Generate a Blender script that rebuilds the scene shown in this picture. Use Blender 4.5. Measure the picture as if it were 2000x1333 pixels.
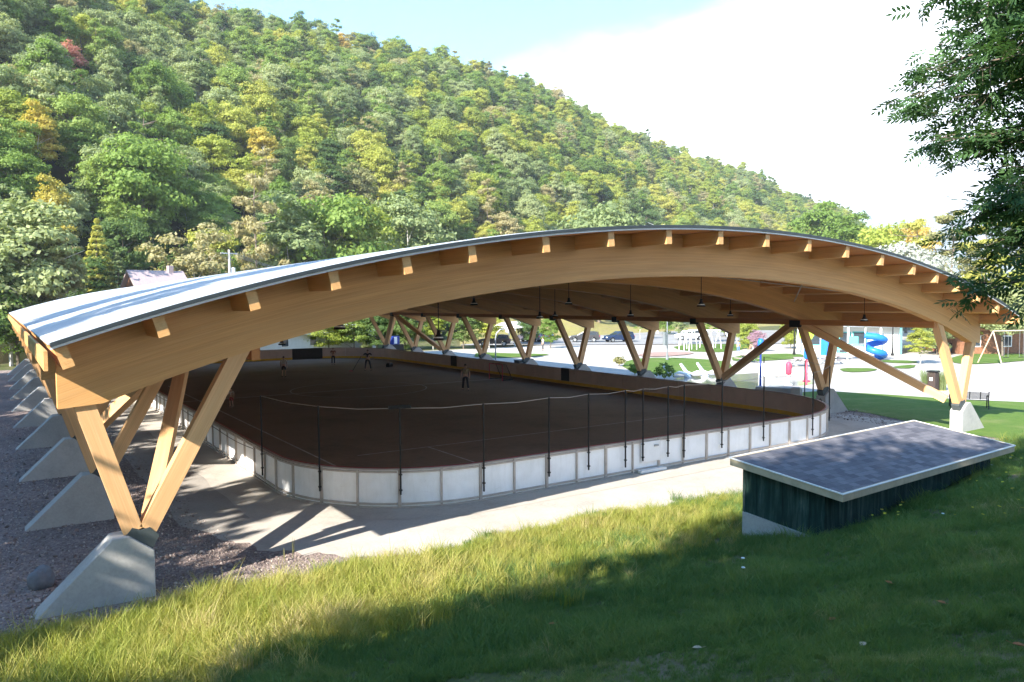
import bpy, bmesh, math, random
import numpy as np
from mathutils import Vector, Matrix

for o in list(bpy.data.objects):
    bpy.data.objects.remove(o)
sc = bpy.context.scene
PI = math.pi

# ------------------------------------------------------------------ camera
CAM = np.array([-2.2105, -16.8185, 5.8869])
CR = np.array([0.829547, -0.558399, -0.006482])
CU = np.array([0.033930, 0.038812, 0.998670])
CF = np.array([0.557405, 0.828664, -0.051143])
FPX = 1486.36
cd = bpy.data.cameras.new('camera')
cam = bpy.data.objects.new('camera', cd)
sc.collection.objects.link(cam)
cd.sensor_fit = 'HORIZONTAL'; cd.sensor_width = 36.0
cd.lens = 36.0 * FPX / 2000.0
cd.clip_start = 0.1; cd.clip_end = 20000
M = Matrix(((CR[0], CU[0], -CF[0], CAM[0]), (CR[1], CU[1], -CF[1], CAM[1]), (CR[2], CU[2], -CF[2], CAM[2]), (0, 0, 0, 1)))
cam.matrix_world = M
sc.camera = cam

# ------------------------------------------------------------------ light
SUN_DIR = Vector((-1.51, -0.51, 1.0)).normalized()      # towards the sun
SUN_EL = math.asin(SUN_DIR.z)
SUN_AZ = math.atan2(SUN_DIR.x, SUN_DIR.y)               # clockwise from +Y
sd = bpy.data.lights.new('sun', 'SUN'); sd.energy = 5.0; sd.angle = math.radians(0.53); sd.color = (1.0, 0.94, 0.84)
sun = bpy.data.objects.new('sun', sd); sc.collection.objects.link(sun)
sun.rotation_euler = SUN_DIR.to_track_quat('Z', 'Y').to_euler()
sun.location = (-40, -30, 60)

w = bpy.data.worlds.new('World'); sc.world = w; w.use_nodes = True
nt = w.node_tree; nt.nodes.clear()
def N(nt, t, **k):
    n = nt.nodes.new(t)
    for a, b in k.items():
        setattr(n, a, b)
    return n
out = N(nt, 'ShaderNodeOutputWorld'); bg = N(nt, 'ShaderNodeBackground'); bg.inputs[1].default_value = 0.15
sky = N(nt, 'ShaderNodeTexSky', sky_type='NISHITA'); sky.sun_disc = False
sky.sun_elevation = SUN_EL; sky.sun_rotation = SUN_AZ; sky.altitude = 200; sky.dust_density = 0.6; sky.ozone_density = 1.6
tc = N(nt, 'ShaderNodeTexCoord')
mp = N(nt, 'ShaderNodeMapping'); mp.inputs['Scale'].default_value = (1.4, 1.4, 4.0); mp.inputs['Location'].default_value = (0.4, 0.2, 0.0)
no = N(nt, 'ShaderNodeTexNoise'); no.inputs['Scale'].default_value = 1.6; no.inputs['Detail'].default_value = 7; no.inputs['Roughness'].default_value = 0.55
# the bright cloud bank lies to the north-east, thinning towards the zenith
dp = N(nt, 'ShaderNodeVectorMath', operation='DOT_PRODUCT'); dp.inputs[1].default_value = (0.93, 0.36, 0.08)
mr = N(nt, 'ShaderNodeMapRange'); mr.inputs[1].default_value = 0.76; mr.inputs[2].default_value = 1.0; mr.inputs[3].default_value = -0.12; mr.inputs[4].default_value = 0.42
ad = N(nt, 'ShaderNodeMath', operation='ADD')
rp = N(nt, 'ShaderNodeMapRange', interpolation_type='SMOOTHSTEP'); rp.inputs[1].default_value = 0.50; rp.inputs[2].default_value = 0.82
sx = N(nt, 'ShaderNodeSeparateXYZ')
hr = N(nt, 'ShaderNodeMapRange', interpolation_type='SMOOTHSTEP'); hr.inputs[1].default_value = 0.38; hr.inputs[2].default_value = 0.18; hr.inputs[3].default_value = -0.13; hr.inputs[4].default_value = 0.36
ad2 = N(nt, 'ShaderNodeMath', operation='ADD')
mx = N(nt, 'ShaderNodeMix', data_type='RGBA'); mx.inputs[7].default_value = (6.0, 6.4, 7.0, 1)
tint = N(nt, 'ShaderNodeMix', data_type='RGBA', blend_type='MULTIPLY'); tint.inputs[0].default_value = 1.0; tint.inputs[7].default_value = (0.13, 0.54, 0.80, 1)
L = nt.links.new
L(tc.outputs['Generated'], mp.inputs[0]); L(mp.outputs[0], no.inputs['Vector'])
L(tc.outputs['Generated'], dp.inputs[0]); L(dp.outputs['Value'], mr.inputs[0])
L(tc.outputs['Generated'], sx.inputs[0]); L(sx.outputs[2], hr.inputs[0])
dp2 = N(nt, 'ShaderNodeVectorMath', operation='DOT_PRODUCT'); dp2.inputs[1].default_value = (-0.25, -0.92, 0.30)  # unseen cloud bank behind the camera, added as neutral fill light
mr2 = N(nt, 'ShaderNodeMapRange'); mr2.inputs[1].default_value = 0.35; mr2.inputs[2].default_value = 0.9; mr2.inputs[3].default_value = 0.0; mr2.inputs[4].default_value = 0.25
L(tc.outputs['Generated'], dp2.inputs[0]); L(dp2.outputs['Value'], mr2.inputs[0])
adx = N(nt, 'ShaderNodeMath', operation='ADD'); L(mr.outputs[0], adx.inputs[0]); L(mr2.outputs[0], adx.inputs[1])
L(no.outputs['Fac'], ad.inputs[0]); L(adx.outputs[0], ad.inputs[1])
L(ad.outputs[0], ad2.inputs[0]); L(hr.outputs[0], ad2.inputs[1]); L(ad2.outputs[0], rp.inputs[0])
L(sky.outputs[0], tint.inputs[6]); L(tint.outputs[2], mx.inputs[6]); L(rp.outputs[0], mx.inputs[0])
L(mx.outputs[2], bg.inputs[0]); L(bg.outputs[0], out.inputs[0])

vs = sc.view_settings
vs.view_transform = 'Standard'; vs.look = 'None'; vs.gamma = 1; vs.exposure = 2.15; vs.use_curve_mapping = False
sc.cycles.max_bounces = 8; sc.cycles.diffuse_bounces = 4; sc.cycles.transparent_max_bounces = 8
sc.cycles.transmission_bounces = 4; sc.cycles.glossy_bounces = 3
sc.cycles.use_denoising = True
sc.cycles.sample_clamp_indirect = 6

# ------------------------------------------------------------------ helpers
def ray(px, py):
    return CF + (px - 1000) / FPX * CR - (py - 666.5) / FPX * CU
def at(px, py, z=0.0):
    d = ray(px, py); t = (z - CAM[2]) / d[2]
    return CAM + t * d
def pix(P):
    d = np.asarray(P, float) - CAM; k = d @ CF
    return 1000 + FPX * (d @ CR) / k, 666.5 - FPX * (d @ CU) / k

def tag(o, label=None, cat=None, group=None, kind=None):
    if label: o['label'] = label
    if cat: o['category'] = cat
    if group: o['group'] = group
    if kind: o['kind'] = kind
    return o
def link(o, parent=None):
    sc.collection.objects.link(o)
    if parent is not None: o.parent = parent
    return o
def empty(name, loc=(0, 0, 0), rz=0.0, label=None, cat=None, group=None):
    o = bpy.data.objects.new(name, None); o.empty_display_size = 0.3
    o.location = loc; o.rotation_euler = (0, 0, rz)
    sc.collection.objects.link(o)
    return tag(o, label, cat, group)
def copy_tree(o, parent=None):
    c = o.copy(); sc.collection.objects.link(c)
    c.parent = parent
    for ch in [x for x in sc.objects if x.parent == o]:
        copy_tree(ch, c)
    return c
_kids = {}
def copy_thing(o, loc, rz=0.0, label=None, scale=None):
    """copy of a thing whose child list is cached"""
    if o.name not in _kids:
        def grab(x): return [(k, grab(k)) for k in bpy.data.objects if k.parent == x]
        _kids[o.name] = grab(o)
    c = o.copy(); sc.collection.objects.link(c); c.location = loc; c.rotation_euler = (0, 0, rz)
    if scale is not None: c.scale = scale
    if label: c['label'] = label
    def rec(lst, p):
        for k, sub in lst:
            d = k.copy(); sc.collection.objects.link(d); d.parent = p
            rec(sub, d)
    rec(_kids[o.name], c)
    return c

class MB:
    def __init__(s, origin=(0, 0, 0)):
        s.v = []; s.f = []; s.m = []; s.g = []; s.o = np.array(origin, float)
    def add(s, vs, fs, mi=0, grain=None):
        b = len(s.v)
        vs = [tuple(map(float, p)) for p in vs]
        s.v += vs; s.g += (grain if grain is not None else vs)
        s.f += [tuple(b + i for i in f) for f in fs]; s.m += [mi] * len(fs)
        return s
    def box(s, a, b, mi=0):
        x0, y0, z0 = a; x1, y1, z1 = b
        return s.add([(x0, y0, z0), (x1, y0, z0), (x1, y1, z0), (x0, y1, z0), (x0, y0, z1), (x1, y0, z1), (x1, y1, z1), (x0, y1, z1)],
                     [(0, 3, 2, 1), (4, 5, 6, 7), (0, 1, 5, 4), (1, 2, 6, 5), (2, 3, 7, 6), (3, 0, 4, 7)], mi)
    def cbox(s, c, d, mi=0):
        return s.box([c[i] - d[i] / 2 for i in range(3)], [c[i] + d[i] / 2 for i in range(3)], mi)
    def beam(s, p0, p1, w, h, up=(0, 0, 1), mi=0):
        p0 = Vector(p0); p1 = Vector(p1); a = (p1 - p0); Ln = a.length; a.normalize()
        sd_ = a.cross(Vector(up)).normalized(); u = sd_.cross(a).normalized()
        vs = []; gr = []; r = random.random() * 20
        for t, p in ((0, p0), (Ln, p1)):
            for (i, j) in ((-1, -1), (1, -1), (1, 1), (-1, 1)):
                vs.append(p + sd_ * (i * w / 2) + u * (j * h / 2)); gr.append((t + r, j * h / 2 + r, i * w / 2))
        return s.add(vs, [(0, 1, 2, 3), (7, 6, 5, 4), (0, 4, 5, 1), (1, 5, 6, 2), (2, 6, 7, 3), (3, 7, 4, 0)], mi, gr)
    def tube(s, pts, rad, n=8, mi=0, cap=True):
        pts = [Vector(p) for p in pts]
        if not hasattr(rad, '__len__'): rad = [rad] * len(pts)
        vs = []; fs = []
        ref = Vector((0, 0, 1))
        d0 = (pts[-1] - pts[0])
        if d0.length < 1e-6 or abs(d0.normalized().z) > 0.9: ref = Vector((1, 0, 0.01))
        for i, p in enumerate(pts):
            d = (pts[min(i + 1, len(pts) - 1)] - pts[max(i - 1, 0)]).normalized()
            if abs(d.dot(ref)) > 0.98: a = d.cross(Vector((0.2, 1, 0.1))).normalized()
            else: a = d.cross(ref).normalized()
            b = d.cross(a)
            for k in range(n):
                t = 2 * PI * k / n
                vs.append(p + (a * math.cos(t) + b * math.sin(t)) * rad[i])
        for i in range(len(pts) - 1):
            for k in range(n):
                k2 = (k + 1) % n
                fs.append((i * n + k, i * n + k2, (i + 1) * n + k2, (i + 1) * n + k))
        if cap:
            fs.append(tuple(range(n - 1, -1, -1))); fs.append(tuple((len(pts) - 1) * n + k for k in range(n)))
        return s.add(vs, fs, mi)
    def lathe(s, c, prof, n=16, mi=0):
        vs = []; fs = []
        for (r, z) in prof:
            for k in range(n):
                t = 2 * PI * k / n; vs.append((c[0] + r * math.cos(t), c[1] + r * math.sin(t), c[2] + z))
        for i in range(len(prof) - 1):
            for k in range(n):
                k2 = (k + 1) % n; fs.append((i * n + k, i * n + k2, (i + 1) * n + k2, (i + 1) * n + k))
        return s.add(vs, fs, mi)
    def prism(s, poly, axis, a, b, mi=0):
        """poly: list of 2-D points; axis: the axis it is extruded along from a to b"""
        n = len(poly); vs = []
        for t in (a, b):
            for (p, q) in poly:
                vs.append((p, t, q) if axis == 1 else ((t, p, q) if axis == 0 else (p, q, t)))
        fs = [tuple(range(n)), tuple(range(2 * n - 1, n - 1, -1))]
        for i in range(n):
            j = (i + 1) % n; fs.append((i, i + n, j + n, j))
        return s.add(vs, fs, mi)
    def build(s, name, mats, parent=None, smooth=False, bevel=0.0, grain=False, fix=True):
        me = bpy.data.meshes.new(name)
        v = [(p[0] - s.o[0], p[1] - s.o[1], p[2] - s.o[2]) for p in s.v]
        me.from_pydata(v, [], s.f)
        if not isinstance(mats, (list, tuple)): mats = [mats]
        for m in mats: me.materials.append(m)
        if len(mats) > 1: me.polygons.foreach_set('material_index', s.m)
        if smooth: me.polygons.foreach_set('use_smooth', [True] * len(me.polygons))
        if grain:
            at_ = me.attributes.new('grain', 'FLOAT_VECTOR', 'POINT')
            at_.data.foreach_set('vector', np.array(s.g, 'f').ravel())
        if fix:
            bm = bmesh.new(); bm.from_mesh(me); bmesh.ops.recalc_face_normals(bm, faces=bm.faces[:]); bm.to_mesh(me); bm.free()
        me.update()
        o = bpy.data.objects.new(name, me); link(o, parent)
        if bevel:
            b = o.modifiers.new('bevel', 'BEVEL'); b.width = bevel; b.segments = 2; b.limit_method = 'ANGLE'
        return o

def quads_mesh(name, V, mat):
    """V: (n,4,3) array of quads"""
    n = len(V); me = bpy.data.meshes.new(name)
    me.vertices.add(4 * n); me.vertices.foreach_set('co', V.reshape(-1).astype('f'))
    me.loops.add(4 * n); me.loops.foreach_set('vertex_index', np.arange(4 * n, dtype='i'))
    me.polygons.add(n); me.polygons.foreach_set('loop_start', np.arange(0, 4 * n, 4, dtype='i'))
    me.polygons.foreach_set('loop_total', np.full(n, 4, 'i'))
    me.update(calc_edges=True); me.validate()
    if mat: me.materials.append(mat)
    return me

# ------------------------------------------------------------------ materials
MAT = {}
def mat_base(name, rough=0.7, metallic=0.0, spec=0.3):
    m = bpy.data.materials.new(name); m.use_nodes = True; nt = m.node_tree
    b = nt.nodes['Principled BSDF']; b.inputs['Roughness'].default_value = rough; b.inputs['Metallic'].default_value = metallic
    b.inputs['Specular IOR Level'].default_value = spec
    MAT[name] = m
    return m, nt, b
def ramp(nt, fac, stops):
    r = nt.nodes.new('ShaderNodeValToRGB'); e = r.color_ramp.elements
    while len(e) < len(stops): e.new(0.5)
    for i, (p, c) in enumerate(stops):
        e[i].position = p; e[i].color = (*c, 1)
    nt.links.new(fac, r.inputs[0]); return r.outputs[0]
def noise(nt, vec=None, scale=5, detail=4, rough=0.5, mapping=None, dist=0.0):
    n = nt.nodes.new('ShaderNodeTexNoise'); n.inputs['Scale'].default_value = scale; n.inputs['Detail'].default_value = detail
    n.inputs['Roughness'].default_value = rough; n.inputs['Distortion'].default_value = dist
    if vec is not None:
        if mapping:
            mm = nt.nodes.new('ShaderNodeMapping'); mm.inputs['Scale'].default_value = mapping
            nt.links.new(vec, mm.inputs[0]); vec = mm.outputs[0]
        nt.links.new(vec, n.inputs['Vector'])
    return n.outputs['Fac']
def pos(nt):
    return nt.nodes.new('ShaderNodeNewGeometry').outputs['Position']
def objc(nt):
    return nt.nodes.new('ShaderNodeTexCoord').outputs['Object']
def mix(nt, fac, a, b, mode='MIX'):
    m = nt.nodes.new('ShaderNodeMix'); m.data_type = 'RGBA'; m.blend_type = mode
    if isinstance(fac, (int, float)): m.inputs[0].default_value = fac
    else: nt.links.new(fac, m.inputs[0])
    for i, x in ((6, a), (7, b)):
        if isinstance(x, tuple): m.inputs[i].default_value = (*x, 1)
        else: nt.links.new(x, m.inputs[i])
    return m.outputs[2]
def bump(nt, b, h, strength=0.3, dist=0.02):
    n = nt.nodes.new('ShaderNodeBump'); n.inputs['Strength'].default_value = strength; n.inputs['Distance'].default_value = dist
    nt.links.new(h, n.inputs['Height']); nt.links.new(n.outputs[0], b.inputs['Normal'])
def simple(name, col, rough=0.6, metallic=0.0, var=0.12, scale=3.0, bmp=0.0, spec=0.3):
    m, nt, b = mat_base(name, rough, metallic, spec)
    f = noise(nt, objc(nt), scale, 5, 0.6)
    lo = tuple(max(0, c * (1 - var)) for c in col); hi = tuple(min(1, c * (1 + var)) for c in col)
    nt.links.new(ramp(nt, f, [(0.3, lo), (0.7, hi)]), b.inputs['Base Color'])
    if bmp: bump(nt, b, noise(nt, objc(nt), scale * 12, 3), bmp, 0.01)
    return m

def wood(name, a, b_, c):
    m, nt, b = mat_base(name, 0.55, 0, 0.3)
    g = nt.nodes.new('ShaderNodeAttribute'); g.attribute_name = 'grain'; gv = g.outputs['Vector']
    f1 = noise(nt, gv, 1.0, 6, 0.65, mapping=(0.55, 22, 22), dist=0.4)
    f2 = noise(nt, gv, 1.0, 3, 0.5, mapping=(0.35, 5, 5))
    base = ramp(nt, f1, [(0.25, a), (0.5, b_), (0.75, c)])
    base = mix(nt, 0.55, base, ramp(nt, f2, [(0.3, tuple(x * 0.78 for x in b_)), (0.7, tuple(min(1, x * 1.15) for x in b_))]), 'MIX')
    # glue lines between the laminations
    sp = nt.nodes.new('ShaderNodeSeparateXYZ'); nt.links.new(gv, sp.inputs[0])
    mu = nt.nodes.new('ShaderNodeMath'); mu.operation = 'MULTIPLY'; mu.inputs[1].default_value = 1 / 0.045; nt.links.new(sp.outputs[1], mu.inputs[0])
    fr = nt.nodes.new('ShaderNodeMath'); fr.operation = 'FRACT'; nt.links.new(mu.outputs[0], fr.inputs[0])
    lt = nt.nodes.new('ShaderNodeMath'); lt.operation = 'LESS_THAN'; lt.inputs[1].default_value = 0.08; nt.links.new(fr.outputs[0], lt.inputs[0])
    fl = nt.nodes.new('ShaderNodeMath'); fl.operation = 'FLOOR'; nt.links.new(mu.outputs[0], fl.inputs[0])
    wn = nt.nodes.new('ShaderNodeTexWhiteNoise'); wn.noise_dimensions = '1D'; nt.links.new(fl.outputs[0], wn.inputs['W'])
    lam = ramp(nt, wn.outputs['Value'], [(0.0, (0.93, 0.93, 0.92)), (1.0, (1.0, 1.0, 1.0))])
    base = mix(nt, 1.0, base, lam, 'MULTIPLY')
    dk = mix(nt, lt.outputs[0], base, mix(nt, 1.0, base, (0.86, 0.84, 0.80), 'MULTIPLY'))
    nt.links.new(dk, b.inputs['Base Color'])
    bump(nt, b, f1, 0.08, 0.004)
    return m
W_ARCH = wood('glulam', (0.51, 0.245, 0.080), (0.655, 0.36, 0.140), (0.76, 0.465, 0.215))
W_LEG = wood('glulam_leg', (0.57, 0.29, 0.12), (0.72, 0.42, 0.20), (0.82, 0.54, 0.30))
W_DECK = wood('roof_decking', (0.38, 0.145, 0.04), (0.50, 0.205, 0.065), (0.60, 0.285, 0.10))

def concrete(name, col, stain=0.25, scale=1.2):
    m, nt, b = mat_base(name, 0.85, 0, 0.2)
    P = pos(nt)
    f = noise(nt, P, scale, 8, 0.65); f2 = noise(nt, P, scale * 14, 4, 0.6); f3 = noise(nt, P, scale * 0.3, 3)
    c = ramp(nt, f, [(0.25, tuple(x * (1 - stain) for x in col)), (0.5, col), (0.75, tuple(min(1, x * 1.12) for x in col))])
    c = mix(nt, 0.25, c, ramp(nt, f2, [(0.35, tuple(x * 0.6 for x in col)), (0.6, col)]), 'MIX')
    c = mix(nt, 0.5, c, ramp(nt, f3, [(0.35, (0.75, 0.74, 0.72)), (0.65, (1, 1, 1))]), 'MULTIPLY')
    nt.links.new(c, b.inputs['Base Color']); bump(nt, b, f2, 0.25, 0.006)
    return m
CONC = concrete('cast_concrete', (0.46, 0.45, 0.43))
PAVE = concrete('pale_paving', (0.47, 0.43, 0.385), 0.3, 0.9)
APRON = concrete('apron_concrete', (0.46, 0.42, 0.37), 0.25, 0.8)
ROADM = concrete('worn_asphalt', (0.30, 0.29, 0.28), 0.2, 0.4)
RINKM = concrete('rink_surface', (0.28, 0.21, 0.15), 0.42, 0.28)
DASPH = concrete('dark_asphalt', (0.36, 0.33, 0.30), 0.3, 0.8)
REDP = concrete('red_paving', (0.36, 0.24, 0.20), 0.2, 0.6)
WETP = concrete('wet_paving', (0.17, 0.18, 0.20), 0.3, 0.6)
_b = WETP.node_tree.nodes['Principled BSDF']; _b.inputs['Roughness'].default_value = 0.12; _b.inputs['Specular IOR Level'].default_value = 0.8
for n_ in [x for x in WETP.node_tree.nodes if x.type == 'BUMP']: n_.inputs['Strength'].default_value = 0.03

def gravel_mat():
    m, nt, b = mat_base('gravel_bed', 0.9, 0, 0.2)
    P = pos(nt)
    v = nt.nodes.new('ShaderNodeTexVoronoi'); v.inputs['Scale'].default_value = 22; nt.links.new(P, v.inputs['Vector'])
    v2 = nt.nodes.new('ShaderNodeTexVoronoi'); v2.inputs['Scale'].default_value = 9; nt.links.new(P, v2.inputs['Vector'])
    c = ramp(nt, v.outputs['Color'], [(0.1, (0.15, 0.115, 0.105)), (0.5, (0.27, 0.21, 0.19)), (0.9, (0.42, 0.34, 0.30))])
    c2 = ramp(nt, v2.outputs['Color'], [(0.2, (0.17, 0.13, 0.12)), (0.8, (0.34, 0.28, 0.25))])
    c = mix(nt, 0.4, c, c2); f = noise(nt, P, 0.35, 5)
    c = mix(nt, 0.6, c, ramp(nt, f, [(0.35, (0.62, 0.6, 0.62)), (0.65, (1, 1, 1))]), 'MULTIPLY')
    nt.links.new(c, b.inputs['Base Color']); bump(nt, b, v.outputs['Distance'], 0.9, 0.03)
    return m
GRAVEL = gravel_mat()
def stone_mat():
    m, nt, b = mat_base('crushed_stone', 0.85, 0, 0.25)
    oi = nt.nodes.new('ShaderNodeObjectInfo')
    c = ramp(nt, oi.outputs['Random'], [(0.0, (0.13, 0.10, 0.095)), (0.35, (0.26, 0.20, 0.18)), (0.7, (0.34, 0.28, 0.25)), (1.0, (0.50, 0.43, 0.38))])
    c = mix(nt, 0.4, c, ramp(nt, noise(nt, objc(nt), 3, 5), [(0.3, (0.6, 0.6, 0.6)), (0.7, (1, 1, 1))]), 'MULTIPLY')
    nt.links.new(c, b.inputs['Base Color'])
    return m
STONE = stone_mat()
def turf_mat(name, cols, soil):
    m, nt, b = mat_base(name, 0.95, 0, 0.1)
    P = pos(nt)
    c = ramp(nt, noise(nt, P, 1.3, 6, 0.7), [(0.25, cols[0]), (0.5, cols[1]), (0.75, cols[2])])
    c = mix(nt, 0.5, c, ramp(nt, noise(nt, P, 14, 5, 0.7), [(0.3, cols[0]), (0.7, cols[2])]))
    msk = ramp(nt, noise(nt, P, 0.5, 5, 0.6), [(0.52, (0, 0, 0)), (0.66, (1, 1, 1))])
    c = mix(nt, msk, c, soil)
    nt.links.new(c, b.inputs['Base Color']); bump(nt, b, noise(nt, P, 30, 4), 0.6, 0.03)
    return m
TURF = turf_mat('slope_turf', ((0.04, 0.06, 0.02), (0.08, 0.10, 0.035), (0.15, 0.14, 0.06)), (0.19, 0.15, 0.10))
LAWN = turf_mat('mown_lawn', ((0.045, 0.10, 0.018), (0.08, 0.15, 0.028), (0.14, 0.19, 0.04)), (0.13, 0.17, 0.05))
FLOORM = turf_mat('forest_floor', ((0.02, 0.028, 0.01), (0.035, 0.045, 0.015), (0.06, 0.06, 0.025)), (0.05, 0.04, 0.02))
DRYG = turf_mat('dry_grass', ((0.16, 0.15, 0.05), (0.26, 0.23, 0.08), (0.36, 0.30, 0.12)), (0.25, 0.2, 0.1))

def leaf_mat(name, stops, transl=0.5, patch=0.9, place=False):
    m = bpy.data.materials.new(name); m.use_nodes = True; nt = m.node_tree; nt.nodes.clear()
    o = nt.nodes.new('ShaderNodeOutputMaterial'); d = nt.nodes.new('ShaderNodeBsdfPrincipled'); t = nt.nodes.new('ShaderNodeBsdfTranslucent')
    d.inputs['Roughness'].default_value = 0.6; d.inputs['Specular IOR Level'].default_value = 0.25
    x = nt.nodes.new('ShaderNodeMixShader'); x.inputs[0].default_value = transl
    oi = nt.nodes.new('ShaderNodeObjectInfo')
    f = noise(nt, objc(nt), patch, 4, 0.7)
    if place:
        f = noise(nt, oi.outputs['Location'], 0.55, 5, 0.7)
    a = nt.nodes.new('ShaderNodeMath'); a.operation = 'MULTIPLY_ADD'; a.inputs[1].default_value = 1.25 if place else 0.45
    s = nt.nodes.new('ShaderNodeMath'); s.operation = 'MULTIPLY_ADD'; s.inputs[1].default_value = 0.34 if place else 0.62; s.inputs[2].default_value = -0.28 if place else 0.0
    nt.links.new(oi.outputs['Random'], s.inputs[0]); nt.links.new(f, a.inputs[0]); nt.links.new(s.outputs[0], a.inputs[2])
    c = ramp(nt, a.outputs[0], stops)
    nt.links.new(c, d.inputs['Base Color'])
    tc_ = mix(nt, 1.0, c, (1.0, 1.0, 0.55), 'MULTIPLY'); nt.links.new(tc_, t.inputs['Color'])
    nt.links.new(d.outputs[0], x.inputs[1]); nt.links.new(t.outputs[0], x.inputs[2]); nt.links.new(x.outputs[0], o.inputs[0])
    MAT[name] = m
    return m
LEAF = {
    'mid green': leaf_mat('leaf_mid_green', [(0.15, (0.134, 0.217, 0.043)), (0.5, (0.207, 0.308, 0.065)), (0.85, (0.293, 0.376, 0.097))]),
    'dark green': leaf_mat('leaf_dark_green', [(0.15, (0.073, 0.131, 0.043)), (0.5, (0.122, 0.194, 0.054)), (0.85, (0.183, 0.251, 0.076))]),
    'pale grey-green': leaf_mat('leaf_pale_green', [(0.15, (0.195, 0.262, 0.108)), (0.5, (0.293, 0.353, 0.157)), (0.85, (0.378, 0.422, 0.205))]),
    'yellow-green': leaf_mat('leaf_yellow_green', [(0.15, (0.244, 0.308, 0.054)), (0.5, (0.366, 0.410, 0.076)), (0.85, (0.488, 0.467, 0.119))]),
    'golden': leaf_mat('leaf_golden', [(0.2, (0.44, 0.40, 0.10)), (0.6, (0.56, 0.46, 0.10)), (0.9, (0.56, 0.40, 0.12))]),
    'rust-tinged': leaf_mat('leaf_rust', [(0.2, (0.30, 0.30, 0.13)), (0.6, (0.39, 0.36, 0.18)), (0.9, (0.44, 0.38, 0.20))]),
    'crimson': leaf_mat('leaf_crimson', [(0.2, (0.415, 0.194, 0.151)), (0.6, (0.561, 0.251, 0.216)), (0.9, (0.561, 0.342, 0.238))]),
}
ASH = leaf_mat('ash_leaf', [(0.2, (0.05, 0.11, 0.045)), (0.6, (0.085, 0.17, 0.06)), (0.9, (0.17, 0.26, 0.07))], 0.4, 2.0)
SILVER = leaf_mat('silver_leaf', [(0.2, (0.33, 0.35, 0.30)), (0.6, (0.48, 0.49, 0.44)), (0.9, (0.58, 0.58, 0.52))], 0.3)
PINKL = leaf_mat('pink_blossom', [(0.2, (0.36, 0.22, 0.28)), (0.6, (0.46, 0.32, 0.38)), (0.9, (0.25, 0.32, 0.12))], 0.3)
GRASSM = leaf_mat('grass_blade', [(0.1, (0.07, 0.145, 0.045)), (0.45, (0.13, 0.225, 0.06)), (0.72, (0.21, 0.28, 0.08)), (0.9, (0.46, 0.40, 0.22))], 0.45, 0.5, True)
GRASSY = leaf_mat('long_grass_blade', [(0.1, (0.15, 0.22, 0.04)), (0.42, (0.30, 0.33, 0.06)), (0.66, (0.46, 0.42, 0.13)), (0.85, (0.58, 0.47, 0.25))], 0.45, 0.5, True)
BARK = simple('bark', (0.16, 0.13, 0.10), 0.9, var=0.4, scale=6, bmp=0.5)
PBARK = simple('birch_bark', (0.48, 0.45, 0.40), 0.8, var=0.3, scale=3, bmp=0.3)
STEEL = simple('galvanised_steel', (0.36, 0.38, 0.40), 0.45, 0.7)
GREYP = simple('grey_painted_steel', (0.20, 0.22, 0.23), 0.5, 0.3)
BLACK = simple('black_steel', (0.012, 0.012, 0.013), 0.45, 0.2)
INNERP = simple('bounce_tinted_inner_panel', (0.62, 0.46, 0.37), 0.5, var=0.10, scale=1.5)  # worn plastic; warm light bounced off the timber is painted into its tan
WHITEP = simple('white_panel', (0.76, 0.76, 0.76), 0.45, var=0.04)
FRAMEM = simple('board_frame_steel', (0.44, 0.39, 0.35), 0.55, 0.1, var=0.15)
YELLOW = simple('yellow_kick_plate', (0.72, 0.42, 0.03), 0.5, var=0.1)
REDC = simple('red_cap_rail', (0.32, 0.05, 0.045), 0.5)
DKDOOR = simple('dark_gate_panel', (0.03, 0.025, 0.02), 0.6)
WHITE = simple('white_paint', (0.80, 0.80, 0.78), 0.5, var=0.05)
CREAM = simple('cream_trim', (0.46, 0.38, 0.26), 0.6, var=0.15, scale=5)
BLUE = simple('blue_plastic', (0.02, 0.16, 0.62), 0.35, var=0.08)
NAVY = simple('navy_plastic', (0.015, 0.04, 0.25), 0.35)
TEAL = simple('teal_paint', (0.10, 0.48, 0.45), 0.5)
RED = simple('red_plastic', (0.65, 0.07, 0.12), 0.4)
LIME = simple('lime_plastic', (0.35, 0.62, 0.05), 0.4)
SIDING = simple('white_siding', (0.66, 0.66, 0.64), 0.6, var=0.06)
MAUVE = simple('mauve_shingles', (0.36, 0.28, 0.27), 0.9, var=0.15, scale=8)
BROWN = simple('brown_cladding', (0.24, 0.11, 0.06), 0.8, var=0.25, scale=4)
GLASS = simple('dark_glass', (0.03, 0.04, 0.05), 0.08, spec=0.8)
TYRE = simple('tyre_rubber', (0.02, 0.02, 0.02), 0.8)
NET = None

def metal_roof():
    m, nt, b = mat_base('metal_roofing', 0.38, 0.35, 0.5)
    P = pos(nt)
    f = noise(nt, P, 1.0, 5, 0.6, mapping=(0.25, 1.6, 1)); f2 = noise(nt, P, 0.5, 4)
    c = ramp(nt, f, [(0.3, (0.58, 0.60, 0.63)), (0.7, (0.72, 0.74, 0.76))])
    c = mix(nt, 0.5, c, ramp(nt, f2, [(0.3, (0.82, 0.82, 0.82)), (0.7, (1, 1, 1))]), 'MULTIPLY')
    nt.links.new(c, b.inputs['Base Color']); return m
ROOFM = metal_roof()

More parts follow.
